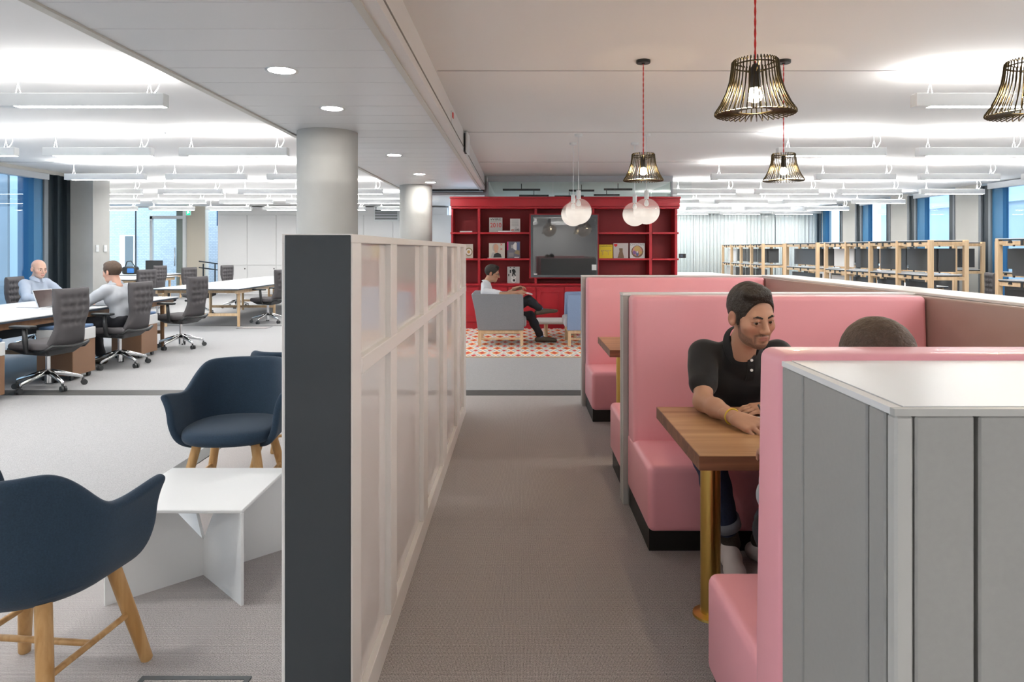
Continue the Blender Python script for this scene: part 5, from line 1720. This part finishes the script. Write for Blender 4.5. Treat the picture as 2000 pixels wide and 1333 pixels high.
        s.cap(sole - d * .02 + up * .05, a + up * -.01, .036, .040, .02)
        s.half(sole, -up, .006)
        s.half(a + up * .008, up + d * .25, .006)
        sho = sdf_obj('shoe', [s.mesh(.005)], opt['shoe'], t)
        g = G()
        bs = basis(d, up)
        if opt.get('laces'):
            for i in range(5):
                p = sole + d * (.035 + .022 * i) + up * (.086 - .007 * i)
                g.tube([p - bs[:, 0] * .022 - up * .004, p + up * .003, p + bs[:, 0] * .022 - up * .004 + d * .01], .0035, 6)
                g.tube([p + bs[:, 0] * .022 - up * .004, p + up * .004, p - bs[:, 0] * .022 - up * .004 + d * .01], .0035, 6)
            mk('laces', g, lace_m, parent=sho, smooth=True)
        s = SDF()
        K_ = np.array(J['kn_' + q])
        dl = (K_ - a); dl /= np.linalg.norm(dl)
        s.cap(a - dl * .02, a + dl * opt.get('sock_len', .10), .043 * sc, .045 * sc, .01)
        sdf_obj('sock', [s.mesh(.006)], opt['sock'], t)
        if opt.get('cuff_mat'):
            e = K_ + (a - K_) * cut
            dk = (a - K_) / np.linalg.norm(a - K_)
            g = G()
            bs = basis(dk, (0, 1, 0.1))
            n = 24
            prof = [(.058, -.035), (.066, -.034), (.067, .010), (.058, .012)]
            v, f = [], []
            for r_, z_ in prof:
                for i in range(n):
                    an = 2 * PI * i / n
                    v.append(tuple(e + dk * z_ + (bs[:, 0] * math.cos(an) + bs[:, 2] * math.sin(an)) * r_ * sc))
            for j in range(len(prof) - 1):
                for i in range(n):
                    f.append((j * n + i, j * n + (i + 1) % n, (j + 1) * n + (i + 1) % n, (j + 1) * n + i))
            g._add(v, f)
            mk('cuff', g, opt['cuff_mat'], parent=tr, smooth=True)
    return t, T, M, hs

# ---- man in the black polo, at the first booth table
J1 = dict(head=(1.040, 3.055, 1.150), neck=(1.030, 3.200, .995), sh_r=(.868, 3.215, .955), sh_l=(1.225, 3.225, .950), chest=(1.045, 3.27, .845), waist=(1.05, 3.38, .68), pelvis=(1.05, 3.45, .545),
          el_r=(.810, 3.005, .778), wr_r=(.872, 2.752, .768), el_l=(1.34, 3.0, .780), wr_l=(1.105, 2.965, .765),
          hip_r=(.96, 3.40, .525), hip_l=(1.14, 3.40, .525), kn_r=(.845, 3.03, .515), kn_l=(1.235, 3.02, .515), an_r=(.965, 3.125, .120), an_l=(1.120, 3.150, .120), toe_r=(.945, 2.965, 0), toe_l=(1.215, 3.01, 0))
_, T1m, M1, hs1 = person('man in a black polo shirt writing at the walnut booth table', J1, dict(face=(.24, -.94, -.2), head_up=(-.04, -.1, 1), tone=(.50, .285, .195), lip=(.43, .20, .165), beard=.92, head_scale=1.10, head_h=.0026, fine=.0055,
       hair=hair_dark, hair_h=.0034, hair_thick=.013, hair_line=.066, shirt=black_polo, trousers=jeans, shoe=white_shoe, sock=sock_m, laces=True, cuff=.80, cuff_mat=jeans_cuff, sock_len=.12, brow_r=.0042, look=(.002, -.002), wrinkle=.0026, collar_h=.082,
       hand_r=dict(dir=(.50, -.82, -.10), back=(-.25, -.35, .9), side=-1, curl=(.55, .75, .55), thumb=1.0, h=.003, sc=1.06), hand_l=dict(dir=(-.98, -.12, -.06), back=(0, -.15, 1), side=1, curl=(.15, .25, .2), h=.0035)), (1.05, 3.4, 0))
pm = bpy.data.objects[[o.name for o in bpy.data.objects if o.name.startswith('person')][-1]]
# placket and buttons of the polo, wristband, paper, pen
shirt_o = [o for o in pm.children if o.name.startswith('shirt')][0]
def ray_front(o, x, z, y0=2.5):
    """front surface of a mesh of the man's clothes at world x, z (closest vertex)"""
    off = Vector(ROOT[pm.name])
    best, bd = None, 1e9
    for v in o.data.vertices:
        p = v.co + off
        d = (p.x - x) ** 2 + (p.z - z) ** 2
        if d < .00012 and p.y < bd: best, bd = p, p.y
    return best
zs = [.988 - .0125 * i for i in range(13)]
pts = []
for i, z in enumerate(zs):
    p = ray_front(shirt_o, 1.052 + .0006 * i, z)
    if p: pts.append(p)
if len(pts) > 3:
    zz_ = np.array([p.z for p in pts]); cy_f = np.polyfit(zz_, [p.y for p in pts], 2)
    pts = [Vector((1.052 + .0006 * i, float(np.polyval(cy_f, p.z)), p.z)) for i, p in enumerate(pts)]
    g = G()
    v = []
    for p in pts:
        v += [(p.x - .017, p.y - .005, p.z), (p.x + .017, p.y - .005, p.z)]
    g._add(v, [(2 * i, 2 * i + 1, 2 * i + 3, 2 * i + 2) for i in range(len(pts) - 1)])
    mk('placket', g, black_polo, parent=shirt_o, fix=False, solid=.004)
    for i in (3, 8):
        p = pts[min(i, len(pts) - 1)]
        mk('button', G().cyl((p.x, p.y - .008, p.z), (p.x, p.y - .013, p.z + .001), .0065, n=14), button_m, parent=shirt_o)
wr, el = Vector(J1['wr_r']), Vector(J1['el_r'])
dr = (el - wr).normalized()
cc = wr + dr * .025
a_ = dr.orthogonal().normalized(); b2 = dr.cross(a_)
mk('wristband', G().tube([cc + (a_ * math.cos(q * PI / 12) + b2 * math.sin(q * PI / 12)) * .0315 for q in range(24)], .0032, 6, closed=True), mat('yellow_band', (.75, .55, .05), .5), parent=pm, smooth=True)
nb_ = mk('paper_sheet', G().box(.93, 1.14, 2.70, 2.93, .7302, .7322), paper)
tag(nb_, 'white sheet of paper under the hand of the man in black', 'paper')
pn = thing('pen', 'slim dark pen held by the man in black', 'pen', (.97, 2.66, .74))
mk('barrel', G().cyl((.985, 2.652, .734), (.945, 2.70, .835), .004, n=8), chair_black, parent=pn)
mk('tip', G().cyl((.985, 2.652, .734), (.9875, 2.649, .7325), .004, .001, n=8), chrome, parent=pn)

# ---- woman with dark hair, opposite him, only the top of her head shows
J2 = dict(head=(.942, 1.815, 1.135), neck=(.942, 1.80, .985), sh_r=(1.10, 1.80, .93), sh_l=(.785, 1.80, .93), chest=(.942, 1.81, .84), waist=(.942, 1.80, .66), pelvis=(.942, 1.86, .545), el_r=(1.15, 1.95, .74), wr_r=(1.05, 2.20, .775), el_l=(.74, 1.95, .74), wr_l=(.83, 2.20, .775),
          hip_r=(1.03, 1.92, .52), hip_l=(.855, 1.92, .52), kn_r=(1.03, 2.30, .50), kn_l=(.86, 2.30, .50), an_r=(1.05, 2.22, .11), an_l=(.92, 2.22, .11), toe_r=(1.05, 2.42, 0), toe_l=(.90, 2.42, 0))
person('woman with dark hair, only the top of her head showing above the booth', J2, dict(face=(-.25, .95, -.1), tone=(.52, .30, .21), shirt=grey_shirt, trousers=dark_trousers, shoe=brown_shoe, sock=dark_trousers, hair=hair_brown, hair_thick=.016, hair_style='long', scale=.96, head_scale=1.0, fine=.009, collar=False, sleeve='long', eyes=True,
       hand_r=dict(dir=(-.1, 1, .0), back=(0, 0, 1), side=-1, h=.005), hand_l=dict(dir=(.1, 1, .0), back=(0, 0, 1), side=1, h=.005)), (.942, 1.86, 0))

# ---- reader in the grey armchair
Yr = 10.42
def R(u, v, d=Yr): 
    p = P(u, v, d); return (p[0], p[1], p[2])
J3 = dict(head=R(961.5, 534.5), neck=R(948, 556), sh_r=(P(948, 572, 10.28)[0], 10.26, P(948, 572, 10.28)[2]), sh_l=(P(950, 571, 10.6)[0], 10.60, P(950, 570, 10.6)[2]), chest=R(952, 586), waist=R(958, 606), pelvis=R(966, 623),
          el_r=(P(985, 577, 10.16)[0], 10.16, P(985, 576.5, 10.16)[2]), wr_r=(P(1010, 573, 10.24)[0], 10.24, P(1010, 572, 10.24)[2]), el_l=(P(988, 580, 10.68)[0], 10.68, P(988, 578, 10.68)[2]), wr_l=(P(1009, 566, 10.5)[0], 10.50, P(1009, 563, 10.5)[2]),
          hip_r=(P(974, 621, 10.34)[0], 10.34, P(974, 620, 10.34)[2]), hip_l=(P(974, 622, 10.52)[0], 10.52, P(974, 621, 10.52)[2]), kn_r=(P(1032, 586, 10.36)[0], 10.36, P(1032, 586, 10.36)[2]), kn_l=(P(1036, 615, 10.54)[0], 10.54, P(1036, 617, 10.54)[2]),
          an_r=(P(1054, 603, 10.30)[0], 10.36, P(1054, 603, 10.36)[2]), an_l=(P(1055, 656, 10.50)[0], 10.54, .125), toe_r=(P(1089, 605, 10.36)[0], 10.36, P(1089, 610, 10.36)[2]), toe_l=(P(1087, 666, 10.5)[0], 10.54, .013))
rd, T3, M3, hs3 = person('man in a white shirt reading cross-legged in the grey armchair', J3, dict(face=(.97, -.10, -.22), tone=(.50, .28, .18), shirt=white_shirt, trousers=dark_trousers, shoe=brown_shoe, sock=blue_sock, hair=hair_dark, hair_thick=.012, fine=.0075, head_scale=1.02, head_h=.004,
       shoe_up_r=(-.15, 0, 1.0), cuff=.97, sleeve='short', wrinkle=.003,
       hand_r=dict(dir=(.95, .25, .15), back=(-.1, -.5, .85), side=1, h=.005), hand_l=dict(dir=(.9, -.4, .2), back=(-.2, .5, .8), side=-1, h=.005)), (-.4, 10.45, 0))
# spectacles
g = G()
for q in (-1, 1):
    g.tube([T3((q * .033 + .020 * math.cos(a), .098, .001 + .016 * math.sin(a))) for a in [i * PI / 8 for i in range(16)]], .0018, 5, closed=True)
    g.tube([T3((q * .052, .097, .004)), T3((q * .078, .04, .008)), T3((q * .082, -.01, .004))], .0018, 5)
g.tube([T3((-.013, .099, .003)), T3((.013, .099, .003))], .0018, 5)
mk('spectacles', g, chair_black, parent=rd)
bkp = P(1020, 571, 10.3)
rb_ = thing('booklet', 'open white booklet in the hands of the reader', 'book', (bkp[0], 10.3, bkp[2]))
c0 = Vector((bkp[0] + .02, 10.36, bkp[2] + .05))
for i, (dx, dy) in enumerate(((1, -.1), (1, .1))):
    yq = 10.24 if i == 0 else 10.38
    mk('page', G().hexa([(c0.x - .02, yq, c0.z - .10 + .05), (c0.x + .13, yq, c0.z - .09), (c0.x + .13, yq + .135, c0.z - .09), (c0.x - .02, yq + .135, c0.z - .05), (c0.x - .015, yq, c0.z - .045 + .0), (c0.x + .135, yq, c0.z - .085), (c0.x + .135, yq + .135, c0.z - .085), (c0.x - .015, yq + .135, c0.z - .045)]), paper, parent=rb_)

# ---- bald man across the left desk
def Q(u, v, d): return P(u, v, d)
J4 = dict(head=(-6.93, 9.85, 1.165), neck=(-6.985, 9.87, 1.015), sh_r=(-7.0, 9.66, .955), sh_l=(-6.98, 10.07, .955), chest=(-7.02, 9.87, .85), waist=(-7.08, 9.9, .68), pelvis=(-7.10, 9.92, .575), el_r=(-6.85, 9.50, .77), wr_r=(-6.58, 9.52, .768), el_l=(-6.78, 10.13, .785), wr_l=(-6.52, 10.05, .772),
          hip_r=(-7.05, 9.82, .55), hip_l=(-7.05, 10.02, .55), kn_r=(-6.62, 9.78, .52), kn_l=(-6.62, 10.05, .52), an_r=(-6.70, 9.78, .11), an_l=(-6.70, 10.05, .11), toe_r=(-6.52, 9.76, 0), toe_l=(-6.52, 10.06, 0))
person('bald man in a pale blue shirt sitting behind the left desk', J4, dict(face=(.90, -.40, -.18), tone=(.62, .40, .31), beard=.5, beard_col=(.25, .2, .18), shirt=blue_shirt, trousers=dark_trousers, shoe=brown_shoe, sock=dark_trousers, sleeve='long', head_scale=1.08, fine=.008, head_h=.005, brow_mat=hair_brown,
       hand_r=dict(dir=(1, .1, 0), back=(0, 0, 1), side=1, h=.005), hand_l=dict(dir=(1, -.2, 0), back=(0, 0, 1), side=-1, h=.005)), (-7.05, 9.9, 0))
# ---- dark-haired desk worker, back three quarters to the camera
J5 = dict(head=(-5.07, 8.50, 1.160), neck=(-5.02, 8.50, 1.010), sh_r=(-4.99, 8.70, .95), sh_l=(-5.02, 8.29, .95), chest=(-4.97, 8.48, .845), waist=(-4.91, 8.47, .68), pelvis=(-4.90, 8.47, .580), el_r=(-5.20, 8.74, .775), wr_r=(-5.42, 8.60, .768), el_l=(-5.20, 8.20, .80), wr_l=(-5.44, 8.27, .772),
          hip_r=(-4.95, 8.56, .56), hip_l=(-4.95, 8.37, .56), kn_r=(-5.36, 8.60, .54), kn_l=(-5.36, 8.30, .54), an_r=(-5.28, 8.62, .11), an_l=(-5.28, 8.30, .11), toe_r=(-5.46, 8.63, 0), toe_l=(-5.46, 8.29, 0))
person('dark-haired man in a grey shirt working at the laptop', J5, dict(face=(-.97, .22, -.18), tone=(.60, .36, .27), shirt=grey_shirt, trousers=dark_trousers, shoe=brown_shoe, sock=dark_trousers, hair=hair_brown, hair_thick=.014, sleeve='long', head_scale=1.05, fine=.008, head_h=.005, wrinkle=.0032,
       hand_r=dict(dir=(-1, -.1, 0), back=(0, 0, 1), side=1, h=.005), hand_l=dict(dir=(-1, .1, 0), back=(0, 0, 1), side=-1, h=.005)), (-4.92, 8.47, 0))
